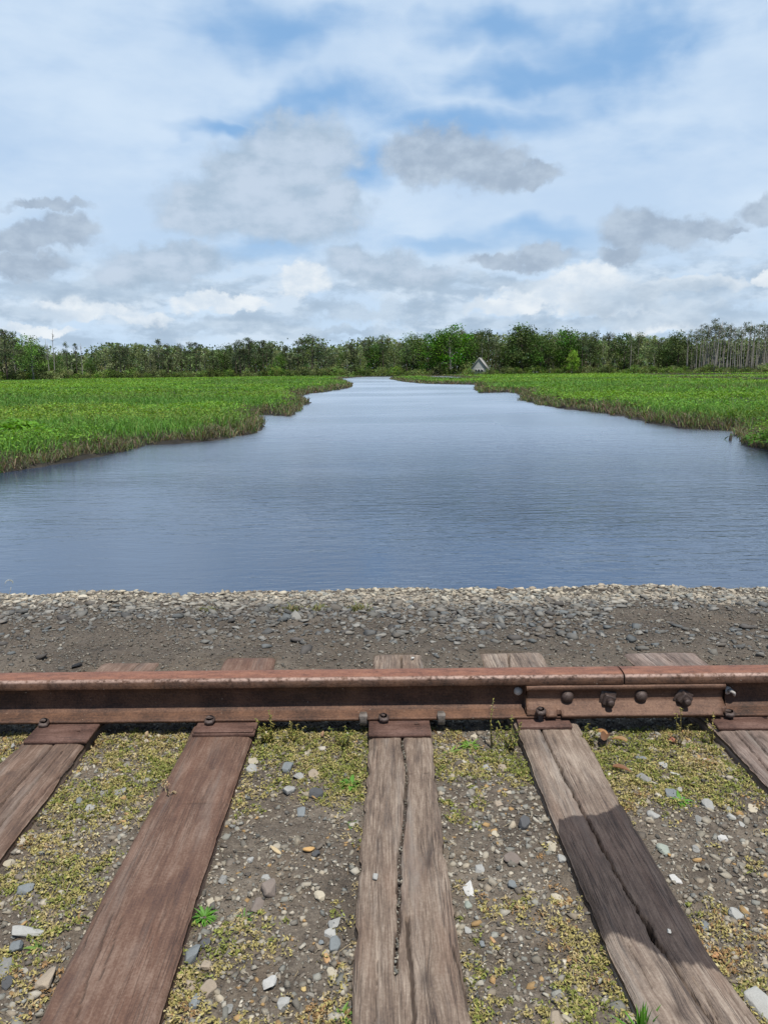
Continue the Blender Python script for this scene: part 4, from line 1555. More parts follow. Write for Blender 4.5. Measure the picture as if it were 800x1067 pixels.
def mat_ballast():
    m, g = new_mat('cinder ballast')
    p = g.coord('Object')
    a = g.noise(p, 3.2, 6, .62)
    b = g.noise(p, 46, 5, .68)
    c = g.noise(p, 210, 3, .65)
    f = g.m('ADD', g.m('MULTIPLY', a, .38), g.m('ADD', g.m('MULTIPLY', b, .34), g.m('MULTIPLY', c, .30)))
    col = g.ramp(f, [(.36, (.036, .031, .026)), (.48, (.094, .076, .059)), (.60, (.176, .147, .115)), (.72, (.28, .245, .20))])
    brown = g.ss(.50, .68, g.noise(p, 5.5, 5, .6))
    col = g.mix(g.m('MULTIPLY', brown, .45), col, g.ramp(c, [(.3, (.075, .054, .036)), (.7, (.20, .152, .104))]))
    yy = g.sep(p)[1]
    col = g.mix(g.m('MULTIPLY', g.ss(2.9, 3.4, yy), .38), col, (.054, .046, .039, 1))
    s = g.attr('sand')
    sc = g.ramp(g.m('ADD', g.m('MULTIPLY', b, .6), g.m('MULTIPLY', c, .4)), [(.3, (.22, .185, .14)), (.55, (.42, .365, .285)), (.75, (.50, .45, .37))])
    col = g.mix(s, col, sc)
    n = g.bump(g.m('ADD', g.m('MULTIPLY', b, 1.0), g.m('MULTIPLY', c, .55)), .9, .010)
    g.out(col, .9, n, 0, .2)
    return m


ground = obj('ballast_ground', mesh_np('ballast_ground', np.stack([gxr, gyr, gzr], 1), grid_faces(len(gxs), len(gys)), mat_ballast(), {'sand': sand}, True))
tag(ground, kind='structure')

# ------------------------------------------------------------------ stones
def ico(sub):
    bm = bmesh.new()
    bmesh.ops.create_icosphere(bm, subdivisions=sub, radius=1)
    bm.verts.ensure_lookup_table()
    v = np.array([q.co[:] for q in bm.verts])
    f = np.array([[q.index for q in fc.verts] for fc in bm.faces])
    bm.free()
    return v, f


ICO = {1: ico(1), 2: ico(2), 3: ico(3)}


def rock_verts(seed, sub, cuts=9, slab=False):
    rng = np.random.default_rng(seed)
    v = ICO[sub][0].copy()
    v *= (1 + (fbm(v[:, 0] * 1.3 + seed, v[:, 1] * 1.3 + v[:, 2], 3, seed % 50) - .5)[:, None] * .5)
    for _ in range(cuts):
        n = rng.normal(size=3)
        if slab and rng.random() < .5: n = np.array([rng.normal(0, .25), rng.normal(0, .25), rng.choice([-1, 1])])
        n /= np.linalg.norm(n)
        d = rng.uniform(.48, .82)
        over = v @ n - d
        v -= np.maximum(over, 0)[:, None] * n * .96
    v -= (v.max(0) + v.min(0)) / 2
    return v / np.abs(v).max()


def hull_rock(seed, npts=12, soft=0):
    """an angular broken stone: the hull of scattered points, its edges a little worn when soft"""
    rng = np.random.default_rng(seed)
    p = rng.uniform(-1, 1, (npts, 3))
    p /= (np.abs(p) ** 3.2).sum(1, keepdims=True) ** (1 / 3.2)
    p *= rng.uniform(.82, 1.0, (npts, 1))
    bm = bmesh.new()
    for q in p: bm.verts.new(q)
    r = bmesh.ops.convex_hull(bm, input=bm.verts)
    bmesh.ops.delete(bm, geom=[e for e in r['geom_interior'] if isinstance(e, bmesh.types.BMVert)], context='VERTS')
    if soft:
        bmesh.ops.bevel(bm, geom=list(bm.edges), offset=.07, segments=soft, affect='EDGES', profile=.6)
        bmesh.ops.triangulate(bm, faces=bm.faces)
        bmesh.ops.subdivide_edges(bm, edges=[e for e in bm.edges if e.calc_length() > .35], cuts=2, use_grid_fill=True)
    bmesh.ops.triangulate(bm, faces=bm.faces)
    bmesh.ops.recalc_face_normals(bm, faces=bm.faces)
    bm.verts.ensure_lookup_table(); bm.verts.index_update()
    v = np.array([q.co[:] for q in bm.verts])
    f = np.array([[q.index for q in fc.verts] for fc in bm.faces])
    bm.free()
    v -= (v.max(0) + v.min(0)) / 2
    return v / np.abs(v).max(), f


def mat_stone():
    m, g = new_mat('stone')
    p = g.coord('Object')
    c = g.attr('Col', 'Color')
    n = g.noise(p, 55, 5, .65)
    k = g.noise(p, 330, 3, .6)
    t = g.m('ADD', .62, g.m('ADD', g.m('MULTIPLY', n, .42), g.m('MULTIPLY', k, .34)))
    col = g.scale(c, t)
    g.out(col, .86, g.bump(g.m('ADD', n, g.m('MULTIPLY', k, .6)), .55, .004), 0, .25)
    return m


M_STONE = mat_stone()
GREYS = np.array([(.158, .152, .138), (.195, .188, .168), (.122, .120, .114), (.225, .210, .182), (.175, .158, .136), (.105, .096, .088), (.150, .158, .156), (.25, .24, .215)])


def stone_field(name, x, y, size, col, seed, sub=1, slab=True, sink=.25, zfix=None, templates=14, flat=(.32, .62)):
    rng = np.random.default_rng(seed)
    n = len(x)
    tp = [hull_rock(seed * 31 + i, 13 if sub > 1 else 9) for i in range(templates)]
    th = rng.uniform(0, 6.28, n)
    tl, td = rng.normal(0, .22, n), rng.uniform(0, 6.28, n)
    fx, fz = rng.uniform(.6, 1.0, n), rng.uniform(*flat, n)
    z = ground_z(x, y) if zfix is None else zfix
    which = rng.integers(0, templates, n)
    V, F, C, m = [], [], [], 0
    for k in range(templates):
        s = which == k
        if not s.any(): continue
        tv, tf = tp[k]
        nv = len(tv)
        q = tv[None] * np.stack([np.ones(s.sum()), fx[s], fz[s]], 1)[:, None, :] * (size[s] * .5)[:, None, None]
        # tilt about a level axis, then turn
        ax, ay = np.cos(td[s])[:, None], np.sin(td[s])[:, None]
        q[:, :, 2] += (q[:, :, 0] * ax + q[:, :, 1] * ay) * np.tan(np.clip(tl[s], -.5, .5))[:, None]
        c_, s_ = np.cos(th[s])[:, None], np.sin(th[s])[:, None]
        qx, qy = q[:, :, 0] * c_ - q[:, :, 1] * s_, q[:, :, 0] * s_ + q[:, :, 1] * c_
        q[:, :, 0], q[:, :, 1] = qx + x[s][:, None], qy + y[s][:, None]
        q[:, :, 2] += (z[s] + size[s] * .5 * fz[s] * (1 - 2 * sink))[:, None]
        V.append(q.reshape(-1, 3))
        i = np.arange(s.sum())[:, None, None] * nv
        F.append((tf[None] + i).reshape(-1, 3) + m)
        C.append(np.repeat(col[s][:, None, :], nv, 1).reshape(-1, 3))
        m += s.sum() * nv
    return tag(obj(name, mesh_np(name, np.concatenate(V), np.concatenate(F), M_STONE, {'Col': np.concatenate(C)})), kind='stuff')


def stone_cols(n, rng, gain=1.0, warm=.0):
    c = GREYS[rng.integers(0, len(GREYS), n)] * rng.uniform(.75, 1.25, (n, 1)) * gain
    return np.clip(c * (1 + warm * np.array([.22, .06, -.18])), .02, .6)


def gravel():
    rng = np.random.default_rng(90)
    # shoulder beyond the rail: flat slaty stones, thickest and palest along the crest
    n = 15000
    x = rng.uniform(-3.4, 3.4, n)
    y = 3.15 + (CREST + .16 - 3.15) * rng.beta(1.55, .95, n)
    px_bias = .55 + .45 * sstep(-.6, .3, x)
    keep = (rng.random(n) < np.where(y > 3.85, 1, px_bias * (.35 + .65 * sstep(3.2, 3.9, y)))) & ~tie_cover(x, y, .0) & (fbm(x * 2.2, y * 2.2, 3, 23) + .4 * sstep(3.9, 4.35, y) > .36)
    x, y = x[keep], y[keep]
    n = len(x)
    t = sstep(3.9, 4.4, y)
    size = np.clip(rng.lognormal(-3.64, .46, n), .010, .075)
    c = stone_cols(n, rng, .76) * (1 + .85 * t)[:, None]
    size = size * (1 - .22 * t)
    c = c * (1 + t[:, None] * np.array([.16, .08, -.06]))
    stone_field('gravel', x, y, size, c, 3, 2, flat=(.22, .48))
    # the drop down to the water, coarse stone
    n = 2600
    x = rng.uniform(-5, 5, n); y = rng.uniform(CREST + .30, 6.3, n)
    stone_field('riprap', x, y, np.clip(rng.lognormal(-2.9, .4, n), .03, .16), stone_cols(n, rng, 1.1), 4, 1)
    # grit everywhere
    n = 75000
    x = rng.uniform(-2.3, 2.3, n); y = 1.1 + 3.4 * rng.random(n) ** 1.2
    keep = ~tie_cover(x, y, -.002)
    x, y = x[keep], y[keep]
    size = np.clip(rng.lognormal(-5.05, .45, len(x)), .003, .018)
    stone_field('grit', x, y, size, stone_cols(len(x), rng, .95, .35) * rng.uniform(.55, 1.6, (len(x), 1)) * np.where(y > 2.8, .72, 1.0)[:, None], 5, 1, False, .2, None, 8, (.5, .9))
    # pebbles between the ties
    n = 13000
    x = rng.uniform(-1.7, 1.8, n); y = rng.uniform(1.12, 2.72, n)
    keep = ~tie_cover(x, y, .006) & (fbm(x * 4, y * 4, 3, 88) > .30)
    x, y = x[keep], y[keep]
    size = np.clip(rng.lognormal(-4.42, .46, len(x)), .006, .034)
    c = stone_cols(len(x), rng, 1.15, .55)
    pale = rng.random(len(x)) < .12
    c[pale] = np.array((.31, .285, .235)) * rng.uniform(.8, 1.25, (pale.sum(), 1))
    tan = rng.random(len(x)) < .07
    c[tan] = np.array((.34, .22, .10)) * rng.uniform(.7, 1.1, (tan.sum(), 1))
    stone_field('pebbles', x, y, size, c, 6, 2, True, .40)
    # crumbs lodged in the crack of the middle tie and lying on the ties
    P = np.array([at(px, py, 0) for px, py in ((419, 770), (424, 800), (421, 850), (416, 900), (415, 960), (412, 1012))])
    k = 220
    t = rng.random(k) * (len(P) - 1)
    i = t.astype(int)
    q = P[i] + (P[np.minimum(i + 1, len(P) - 1)] - P[i]) * (t - i)[:, None]
    x = q[:, 0] + rng.normal(0, .0034, k); y = q[:, 1]
    sz = np.clip(rng.lognormal(-5.3, .45, k), .002, .012)
    stone_field('crack_grit', x, y, sz, stone_cols(k, rng, .9, .4) * rng.uniform(.4, 1.5, (k, 1)), 7, 1, False, .3, np.full(k, -.011), 8, (.6, 1))


gravel()

COLS = {'pale grey': (.295, .29, .27), 'white': (.42, .41, .385), 'cream': (.37, .325, .245), 'tan': (.27, .22, .165), 'blue-grey': (.165, .178, .18), 'grey': (.20, .195, .18), 'dark grey': (.075, .076, .078),
        'brown-grey': (.165, .135, .115), 'orange': (.34, .21, .105), 'yellow': (.38, .28, .125), 'black': (.02, .02, .022), 'greenish': (.24, .26, .22)}
STONES = [  # photo x, y, width px, length/width, colour, label
    (27, 925, 21, .7, 'blue-grey', 'blue-grey rounded stone by the left edge above a black cinder'),
    (30, 972, 17, 1.7, 'pale grey', 'long pale grey stone pointing up to the right, left of the reddish tie'),
    (17, 988, 17, .9, 'blue-grey', 'dull blue-grey stone touching the long pale one below it'),
    (14, 1005, 12, .9, 'pale grey', 'small round pale stone below the dull blue-grey one'),
    (5, 1008, 20, 1.2, 'grey', 'big grey stone cut by the left edge over a dark one'),
    (8, 1025, 19, .7, 'dark grey', 'dark smooth stone near the bottom of the left edge'),
    (50, 1022, 27, .8, 'tan', 'large tan stone wedged against the lower left of the reddish tie'),
    (53, 940, 11, 1.2, 'black', 'shiny black cinder between the first two ties'),
    (106, 886, 25, .6, 'tan', 'broad flat tan-grey stone beside the reddish tie'),
    (9, 895, 18, .8, 'cream', 'cream stone at the left edge under the first tie'),
    (82, 834, 13, .9, 'blue-grey', 'bluish grey stone right of the first tie beside a pale one'),
    (94, 839, 13, .8, 'pale grey', 'pale stone touching the bluish one right of the first tie'),
    (126, 824, 13, .8, 'grey', 'grey stone left of the reddish tie high in the moss'),
    (107, 823, 13, .8, 'grey', 'grey lump in moss, midway between first and second ties'),
    (14, 774, 11, 1.0, 'pale grey', 'whitish stone at the left edge beside the first plate'),
    (54, 831, 7, .8, 'white', 'small white chip at the edge of the first tie'),
    (301, 824, 14, 1.0, 'pale grey', 'largest pale stone of the group below the reddish moss by the rail'),
    (299, 799, 14, .8, 'blue-grey', 'blue-grey stone uppermost of the pale group right of the reddish tie'),
    (311, 808, 14, .8, 'pale grey', 'pale squarish stone left of the widest one in its group'),
    (327, 806, 16, .8, 'tan', 'widest tan-grey stone in the group near the bright green weed'),
    (262, 801, 15, .7, 'pale grey', 'pale flat stone close to the right edge of the reddish tie'),
    (264, 793, 15, .6, 'cream', 'cream flat stone lying above the pale flat one by the reddish tie'),
    (255, 827, 10, .9, 'blue-grey', 'small slate stone touching the right edge of the reddish tie'),
    (329, 827, 19, .5, 'dark grey', 'long dark slate stone left of the bright green weed'),
    (314, 845, 12, .9, 'blue-grey', 'blue slate stone below the pale group'),
    (277, 776, 13, .8, 'dark grey', 'dark slate stone in the moss close to the rail, right of the reddish tie'),
    (329, 888, 11, .9, 'dark grey', 'dark stone just under the orange wood chip'),
    (261, 895, 15, .7, 'pale grey', 'pale rounded stone half in moss, right of the reddish tie'),
    (230, 914, 16, .9, 'grey', 'grey stone close below the pale half-mossed one'),
    (277, 912, 13, .7, 'pale grey', 'pale oval stone above the brown slab'),
    (281, 927, 23, .7, 'brown-grey', 'wide brown-grey slab stone midway between second and third ties'),
    (269, 940, 17, 1.1, 'brown-grey', 'dark brown angular stone below the wide brown slab'),
    (219, 937, 16, .9, 'cream', 'cream round stone above the bright green rosette'),
    (333, 932, 13, .9, 'cream', 'cream stone left of the middle tie above the stacked grey trio'),
    (348, 961, 18, .8, 'pale grey', 'top and palest stone of the stacked trio by the middle tie'),
    (344, 971, 16, .7, 'pale grey', 'middle stone of the stacked trio by the middle tie'),
    (349, 982, 15, 1.0, 'blue-grey', 'lowest bluish stone of the stacked trio by the middle tie'),
    (334, 980, 15, .7, 'blue-grey', 'flat blue-grey stone leaning on the stacked trio'),
    (340, 995, 9, 1.0, 'orange', 'small orange pebble under the stacked trio'),
    (346, 1013, 12, 1.3, 'cream', 'cream pointed stone left of the middle tie'),
    (316, 1028, 9, .8, 'yellow', 'small yellow pebble near the bottom, left of the middle tie'),
    (281, 1023, 18, .9, 'white', 'whitest stone between the second and third ties'),
    (198, 1026, 19, .8, 'tan', 'tan block stone beside the lower right of the reddish tie'),
    (217, 1030, 21, .8, 'tan', 'tan-grey slab leaning right of the tan block'),
    (204, 1043, 15, 1.1, 'blue-grey', 'slate-dark stone under the tan block'),
    (214, 982, 16, .6, 'dark grey', 'dark flat stone below the bright green rosette'),
    (201, 993, 24, .9, 'blue-grey', 'broad dull slate stone touching the reddish tie below the rosette'),
    (215, 1003, 15, .9, 'tan', 'tan stone right of the broad dull slate one'),
    (295, 1044, 19, .7, 'pale grey', 'pale flat stone near the bottom below the whitest one'),
    (239, 1046, 10, 1.5, 'grey', 'upright grey stone near the bottom between second and third ties'),
    (507, 797, 16, .7, 'pale grey', 'bluish white flat stone right of the middle tie near the rail'),
    (523, 797, 13, .8, 'tan', 'tan stone beside the bluish white one'),
    (519, 835, 12, .6, 'tan', 'flat tan stone alone between the third and fourth ties'),
    (546, 857, 17, .8, 'dark grey', 'dark slate stone left of the stained tie'),
    (514, 867, 15, .6, 'cream', 'cream flat stone left of the dark slate one'),
    (533, 893, 24, .55, 'brown-grey', 'wide brown-grey slab between the third and fourth ties'),
    (500, 904, 14, .7, 'pale grey', 'pale round stone left of the wide slab'),
    (575, 880, 11, 1.2, 'cream', 'cream tall stone on the left edge of the wet stain'),
    (585, 891, 11, .8, 'pale grey', 'pale stone under the cream tall one'),
    (488, 925, 15, 1.3, 'white', 'white shard standing beside the middle tie'),
    (486, 940, 11, 1.0, 'greenish', 'pale greenish stone below the white shard'),
    (488, 967, 13, .9, 'pale grey', 'light stone beside the middle tie above a slate one'),
    (500, 980, 14, 1.0, 'blue-grey', 'slate stone beside the orange lump'),
    (513, 977, 10, 1.2, 'orange', 'orange-brown lump right of a slate stone'),
    (533, 920, 16, .7, 'blue-grey', 'rounded blue-grey stone in the bare dirt under the wide slab'),
    (561, 968, 14, .8, 'blue-grey', 'bluish pebble in the bare dirt left of the stained tie'),
    (581, 933, 17, .7, 'cream', 'cream-grey stone hugging the left edge of the wet stain'),
    (603, 1035, 13, .9, 'dark grey', 'wet-looking dark pebble low down left of the stained tie'),
    (611, 1016, 11, 1.1, 'cream', 'cream pebble above the wet-looking dark one'),
    (578, 1062, 17, 1.0, 'tan', 'tan stone cut by the bottom edge beside a larger cream one'),
    (597, 1064, 27, .8, 'cream', 'large cream stone cut by the bottom edge'),
    (667, 786, 15, .8, 'blue-grey', 'slate stone near the dry leaves right of the stained tie'),
    (711, 787, 14, .9, 'pale grey', 'pale round stone near the rail right of the dry leaves'),
    (691, 794, 10, .9, 'pale grey', 'small pale stone left of the pale round one'),
    (703, 803, 14, .7, 'white', 'whitish flat stone below the pale round one'),
    (670, 809, 15, .9, 'grey', 'grey square stone below the slate one by the dry leaves'),
    (650, 812, 11, .7, 'yellow', 'yellowish flat stone near the right edge of the stained tie'),
    (699, 825, 20, .7, 'blue-grey', 'wide slate stone behind the small weed right of the stained tie'),
    (707, 819, 12, .7, 'pale grey', 'pale stone lying over the wide slate one'),
    (738, 837, 15, .8, 'pale grey', 'pale angular stone right of the small weed'),
    (784, 839, 12, .9, 'cream', 'cream stone near the right edge'),
    (760, 850, 14, .8, 'pale grey', 'light stone just left of the palest big angular one'),
    (775, 855, 17, .9, 'pale grey', 'big pale angular stone near the right edge'),
    (753, 872, 13, .5, 'white', 'flat white chip below two pale stones'),
    (680, 847, 15, .7, 'pale grey', 'pale stone on the right side of the stain'),
    (691, 884, 16, .9, 'greenish', 'greenish-grey stone at the right side of the wet stain'),
    (724, 882, 11, 1.1, 'grey', 'grey upright stone among crumbs right of the stained tie'),
    (728, 851, 9, 1.7, 'grey', 'narrow grey stone below the pale angular one'),
    (702, 914, 17, .9, 'white', 'bright white stone touching the right edge of the stained tie'),
    (734, 961, 13, 1.0, 'blue-grey', 'bluish stone right of the stained tie, lower part'),
    (766, 954, 20, .6, 'pale grey', 'pale flat stone low down by the right edge'),
    (794, 1046, 34, 1.0, 'pale grey', 'largest pale stone at the lower right corner'),
    (391, 915, 7, .9, 'pale grey', 'small pinkish pebble lying on the left half of the middle tie'),
    (697, 972, 6, .9, 'pale grey', 'tiny pebble lying on the wet stain of the split tie'),
    (494, 765, 9, .9, 'cream', 'cream pebble at the rail foot right of the middle tie'),
    (553, 760, 9, .9, 'yellow', 'yellowish pebble lying by the tall spike'),
    (430, 689, 8, .7, 'white', 'white chip lying on the far end of the middle tie behind the rail'),
    (407, 688, 0, 0, '', ''),
    (40, 716 - 24, 13, .5, 'black', 'flat black slate behind the rail near the left edge'),
]


def single_stones():
    for i, (px, py, w, asp, cn, lab) in enumerate(STONES):
        if not w: continue
        on = 'lying on' in lab
        z0 = 0.0 if on else -.025
        if 'far end' in lab: z0 = -.004
        if cn == 'black' and py < 700: px, py = 81, 698
        x, y = at(px, py, z0)
        size = w * (y / math.cos(PITCH)) / F_PX * .90
        rng = np.random.default_rng(300 + i)
        v, faces = hull_rock(700 + i, 22 if asp < 1.3 else 16, 2)
        L = asp * 1.65
        sx, sy, sz = size * .5, size * .5 * min(max(L, .8), 2.4), size * .5 * (rng.uniform(.5, .72) if cn != 'black' else .3)
        v = v * np.array([sx, sy, sz])
        v += (fbm(v[:, 0] / size * 5 + i, v[:, 1] / size * 5 + v[:, 2] / size * 5, 3, i % 40) - .5)[:, None] * size * .06
        a = rng.uniform(-.5, .5) + (.9 if 'pointing' in lab else 0) * -1
        tl = rng.normal(0, .16, 2)
        rm = np.array(Euler((tl[0], tl[1], a)).to_matrix())
        v = v @ rm.T
        v[:, 2] -= v[:, 2].min()
        c = np.array(COLS[cn]) * rng.uniform(.9, 1.1)
        me = mesh_np('stone', v, faces, M_STONE, {'Col': np.tile(c, (len(v), 1))})
        g = .0 if on else float(ground_z(np.array([x]), np.array([y]))[0])
        o = obj('stone', me, loc=(x, y, g - sz * (.10 if on else .62)))
        tag(o, lab, 'stone', 'loose stones of the track bed' if not on else None)


single_stones()

# ------------------------------------------------------------------ moss, chips, weeds
M_MOSS = mat_leaf('moss leaf', .22, .7)
M_WEED = mat_leaf('weed leaf', .35, .5, 1.0, .35)


def moss():
    rng = np.random.default_rng(33)
    n = 24000
    x = rng.uniform(-1.75, 1.85, n); y = rng.uniform(1.1, 2.60, n)
    f = fbm(x * 5.5, y * 5.5, 4, 12) - .045 * sstep(-.45, -.75, x) + .13 * sstep(1.95, 2.45, y) - .045
    for px, py, r, k in ((300, 780, .12, .12), (340, 790, .12, .1), (480, 785, .14, .1), (150, 790, .2, .12), (660, 790, .15, .1), (90, 915, .07, .22), (55, 960, .05, .25), (190, 1052, .07, .25), (270, 980, .10, .12),
                         (350, 1045, .06, .16), (480, 1045, .08, .2), (560, 1000, .08, .12), (620, 1010, .07, .2), (540, 880, .08, .05), (760, 880, .08, .15), (705, 1010, .08, .18), (745, 1000, .1, .15), (560, 900, .05, .1),
                         (370, 870, .04, .15), (375, 930, .04, .1), (185, 905, .06, .15), (310, 870, .13, -.28), (530, 865, .10, -.15), (520, 950, .12, -.18), (770, 930, .14, -.25), (300, 930, .13, -.18), (730, 860, .12, -.2),
                         (60, 860, .12, -.1), (60, 990, .1, -.08), (315, 1010, .1, -.12), (540, 1050, .09, -.12)):
        mx, my = at(px, py, -.03)
        f = f + k * np.exp(-((x - mx) ** 2 + ((y - my) / 1.3) ** 2) / (2 * r * r))
    f = f + .05 * np.exp(-tie_dist(x, y) / .04)
    keep = (f > .555 + rng.normal(0, .115, n)) & ~tie_cover(x, y, .004)
    cx, cy, ff = x[keep], y[keep], f[keep]
    k = len(cx)
    m = 20
    r = rng.uniform(.004, .014, (k, 1)) * (1 + np.clip(ff - .6, 0, .3)[:, None] * 1.5)
    dx = rng.normal(0, 1, (k, m)) * r; dy = rng.normal(0, 1, (k, m)) * r
    X, Y = (cx[:, None] + dx).ravel(), (cy[:, None] + dy).ravel()
    ht = (np.clip(1 - (dx ** 2 + dy ** 2) / (5 * r * r), 0, 1) * rng.uniform(.3, 1.0, (k, m)) * r * 1.15).ravel()
    hue = fbm(cx * 6, cy * 6, 3, 57)
    pick = rng.random(k) * .6 + hue * .75 + .10 * sstep(1.6, 2.3, cy)
    base = np.where((pick > .86)[:, None], np.array((.185, .200, .048)), np.where((pick > .54)[:, None], np.array((.325, .275, .105)), np.where((pick > .38)[:, None], np.array((.375, .295, .155)), np.array((.27, .165, .075)))))
    col = np.repeat(base[:, None, :], m, 1).reshape(-1, 3) * rng.normal(1, .26, (k * m, 1))
    col = np.clip(col, .015, .5)
    Z = ground_z(X, Y) + ht + .001
    ok = ~tie_cover(X, Y, -.004)
    c = np.stack([X, Y, Z], 1)[ok]
    L = rng.uniform(.0045, .0125, len(c))
    tag(obj('moss', leaves_mesh('moss', c, L, L * rng.uniform(.32, .6, len(c)), .1, col[ok], M_MOSS, 44)), kind='stuff')
    # dead stems and straw
    n = 1500
    x = rng.uniform(-1.7, 1.8, n); y = rng.uniform(1.12, 2.6, n)
    keep = ~tie_cover(x, y, .0)
    x, y = x[keep], y[keep]
    n = len(x)
    a, L = rng.uniform(0, 6.28, n), rng.uniform(.008, .034, n)
    z = ground_z(x, y) + .006
    s = Soup()
    cols = np.array([(.36, .29, .18), (.26, .19, .12), (.16, .12, .09), (.42, .37, .28)])
    for i in range(n):
        d = np.array([math.cos(a[i]), math.sin(a[i]), rng.uniform(-.05, .3)]) * L[i]
        p = np.array([x[i], y[i], z[i]])
        s.tube([p - d * .5, p + np.array([rng.normal(0, .1) * L[i], rng.normal(0, .1) * L[i], .002]), p + d * .5], [.0009, .0008, .0005], 3, cols[rng.integers(0, 4)], False)
    tag(obj('straw', s.mesh('straw', M_MOSS)), kind='stuff')


moss()


def blade_leaf(s, base, d, L, W, curl, col, rng, nseg=6, fold=.25):
    """a tapering leaf that rises along d and curls over; added to soup s"""
    d = np.asarray(d, float) / np.linalg.norm(d)
    side = np.cross(d, [0, 0, 1.0]); side /= np.linalg.norm(side) + 1e-9
    V, q = [], []
    p = np.array(base, float)
    for i in range(nseg + 1):
        t = i / nseg
        w = W * (math.sin(math.pi * (.12 + .88 * t) ** .8) ** .9 if t < 1 else 0.02)
        up = np.cross(side, d)
        V += [p - side * w * .5 + up * w * fold, p, p + side * w * .5 + up * w * fold]
        d = d + np.array([0, 0, -curl / nseg]); d /= np.linalg.norm(d)
        p = p + d * L / nseg
    for i in range(nseg):
        a = i * 3
        q += [[a, a + 1, a + 4, a + 3], [a + 1, a + 2, a + 5, a + 4]]
    s.add(np.array(V), None, q, np.clip(np.array(col) * rng.uniform(.75, 1.25), .01, .5))


def rosette(name, label, px, py, nleaf, L, W, rise, col, seed, z=-.03, curl=.9, group=None):
    x, y = at(px, py, z)
    z = float(ground_z(np.array([x]), np.array([y]))[0]) - .002
    rng = np.random.default_rng(seed)
    s = Soup()
    for i in range(nleaf):
        a = i * 2.4 + rng.normal(0, .25)
        el = rise * rng.uniform(.45, 1.35)
        d = (math.cos(a) * math.cos(el), math.sin(a) * math.cos(el), math.sin(el))
        blade_leaf(s, (math.cos(a) * .004, math.sin(a) * .004, 0), d, L * rng.uniform(.6, 1.15), W * rng.uniform(.7, 1.2), curl, col, rng)
    me = s.mesh(name, M_WEED, True)
    return tag(obj(name, me, loc=(x, y, z)), label, 'weed', group)


GREEN = (.110, .265, .032)
rosette('weed', 'bright green broad-leaved weed against the left edge of the middle tie', 366, 818, 19, .042, .013, .65, GREEN, 1)
rosette('weed', 'bright green spiky rosette at the right edge of the reddish tie', 213, 955, 60, .032, .0048, .75, GREEN, 2)
rosette('weed', 'tiny green grass sprout right of the spiky rosette', 254, 954, 16, .024, .004, .9, (.12, .26, .04), 3)
rosette('weed', 'small bright green weed over the slate stone right of the stained tie', 708, 833, 13, .034, .015, .7, GREEN, 4)
rosette('weed', 'tall green blades cut by the bottom edge beside the stained tie', 668, 1076, 20, .080, .007, 1.2, GREEN, 5, curl=.35)
rosette('weed', 'low pale green leaves by the rail just right of the middle tie', 489, 775, 26, .045, .008, .6, (.16, .29, .045), 6)
rosette('weed', 'green grassy patch near the rail right of the middle tie', 470, 783, 20, .038, .007, .6, (.17, .27, .05), 7)
rosette('weed', 'dull green small-leaved sprout left of the middle tie under the bright weed', 366, 859, 10, .022, .011, .5, (.13, .21, .05), 8)
rosette('weed', 'little green weed at the lower left by the long pale stone', 40, 988, 14, .028, .008, .6, (.14, .23, .045), 9)
rosette('weed', 'pale green leaves in the moss right of the tan stone by the rail', 543, 803, 14, .030, .008, .6, (.17, .24, .05), 10)
rosette('weed', 'green tuft near the bottom between the second and third ties', 355, 1058, 12, .035, .007, .9, (.14, .25, .04), 11)
rosette('weed', 'pale green leafy patch in the moss near the dry leaves', 722, 775, 22, .034, .009, .6, (.19, .26, .06), 12)


def sprig(label, px, py, top_px, n, spread, cols, seed, leafy=16, cat='weed', name='tall_weed', lw=.009):
    z = -.035
    x, y = at(px, py, z)
    z = float(ground_z(np.array([x]), np.array([y]))[0])
    H = at_y(px, top_px, y)[1] - z
    rng = np.random.default_rng(seed)
    t = thing(name, label, cat, (x, y, z))
    st, lf = Soup(), Soup()
    for i in range(n):
        b = rng.normal(0, spread * .35, 2)
        e = b + rng.normal(0, spread, 2)
        h = H * (1 if i == 0 else rng.uniform(.45, .95))
        if i == 0: e = b * .5
        pts = np.array([[b[0], b[1], 0], [b[0] * .5 + e[0] * .5 + rng.normal(0, .004), b[1] * .5 + e[1] * .5, h * .55], [e[0], e[1], h]])
        st.tube(pts, [.0017, .0013, .0008], 5, np.array(cols[0]) * rng.uniform(.8, 1.2))
        for k in range(leafy):
            u = rng.uniform(.12, 1) if k > 4 else rng.uniform(.85, 1.02)
            p = np.array([np.interp(u, [0, .55, 1], pts[:, j]) for j in range(3)])
            a = rng.uniform(0, 6.28)
            blade_leaf(lf, p, (math.cos(a), math.sin(a), rng.uniform(.1, 1.1)), rng.uniform(.6, 1.3) * lw * (1.3 if u < .8 else 1), lw * .42, .6, cols[1 + rng.integers(0, len(cols) - 1)], rng, 3)
    lf.v += st.v; lf.q += [q + lf.n for q in st.q]; lf.t += [q + lf.n for q in st.t]; lf.c += st.c; lf.n += st.n
    obj('foliage', lf.mesh('foliage', M_WEED), t)
    return t


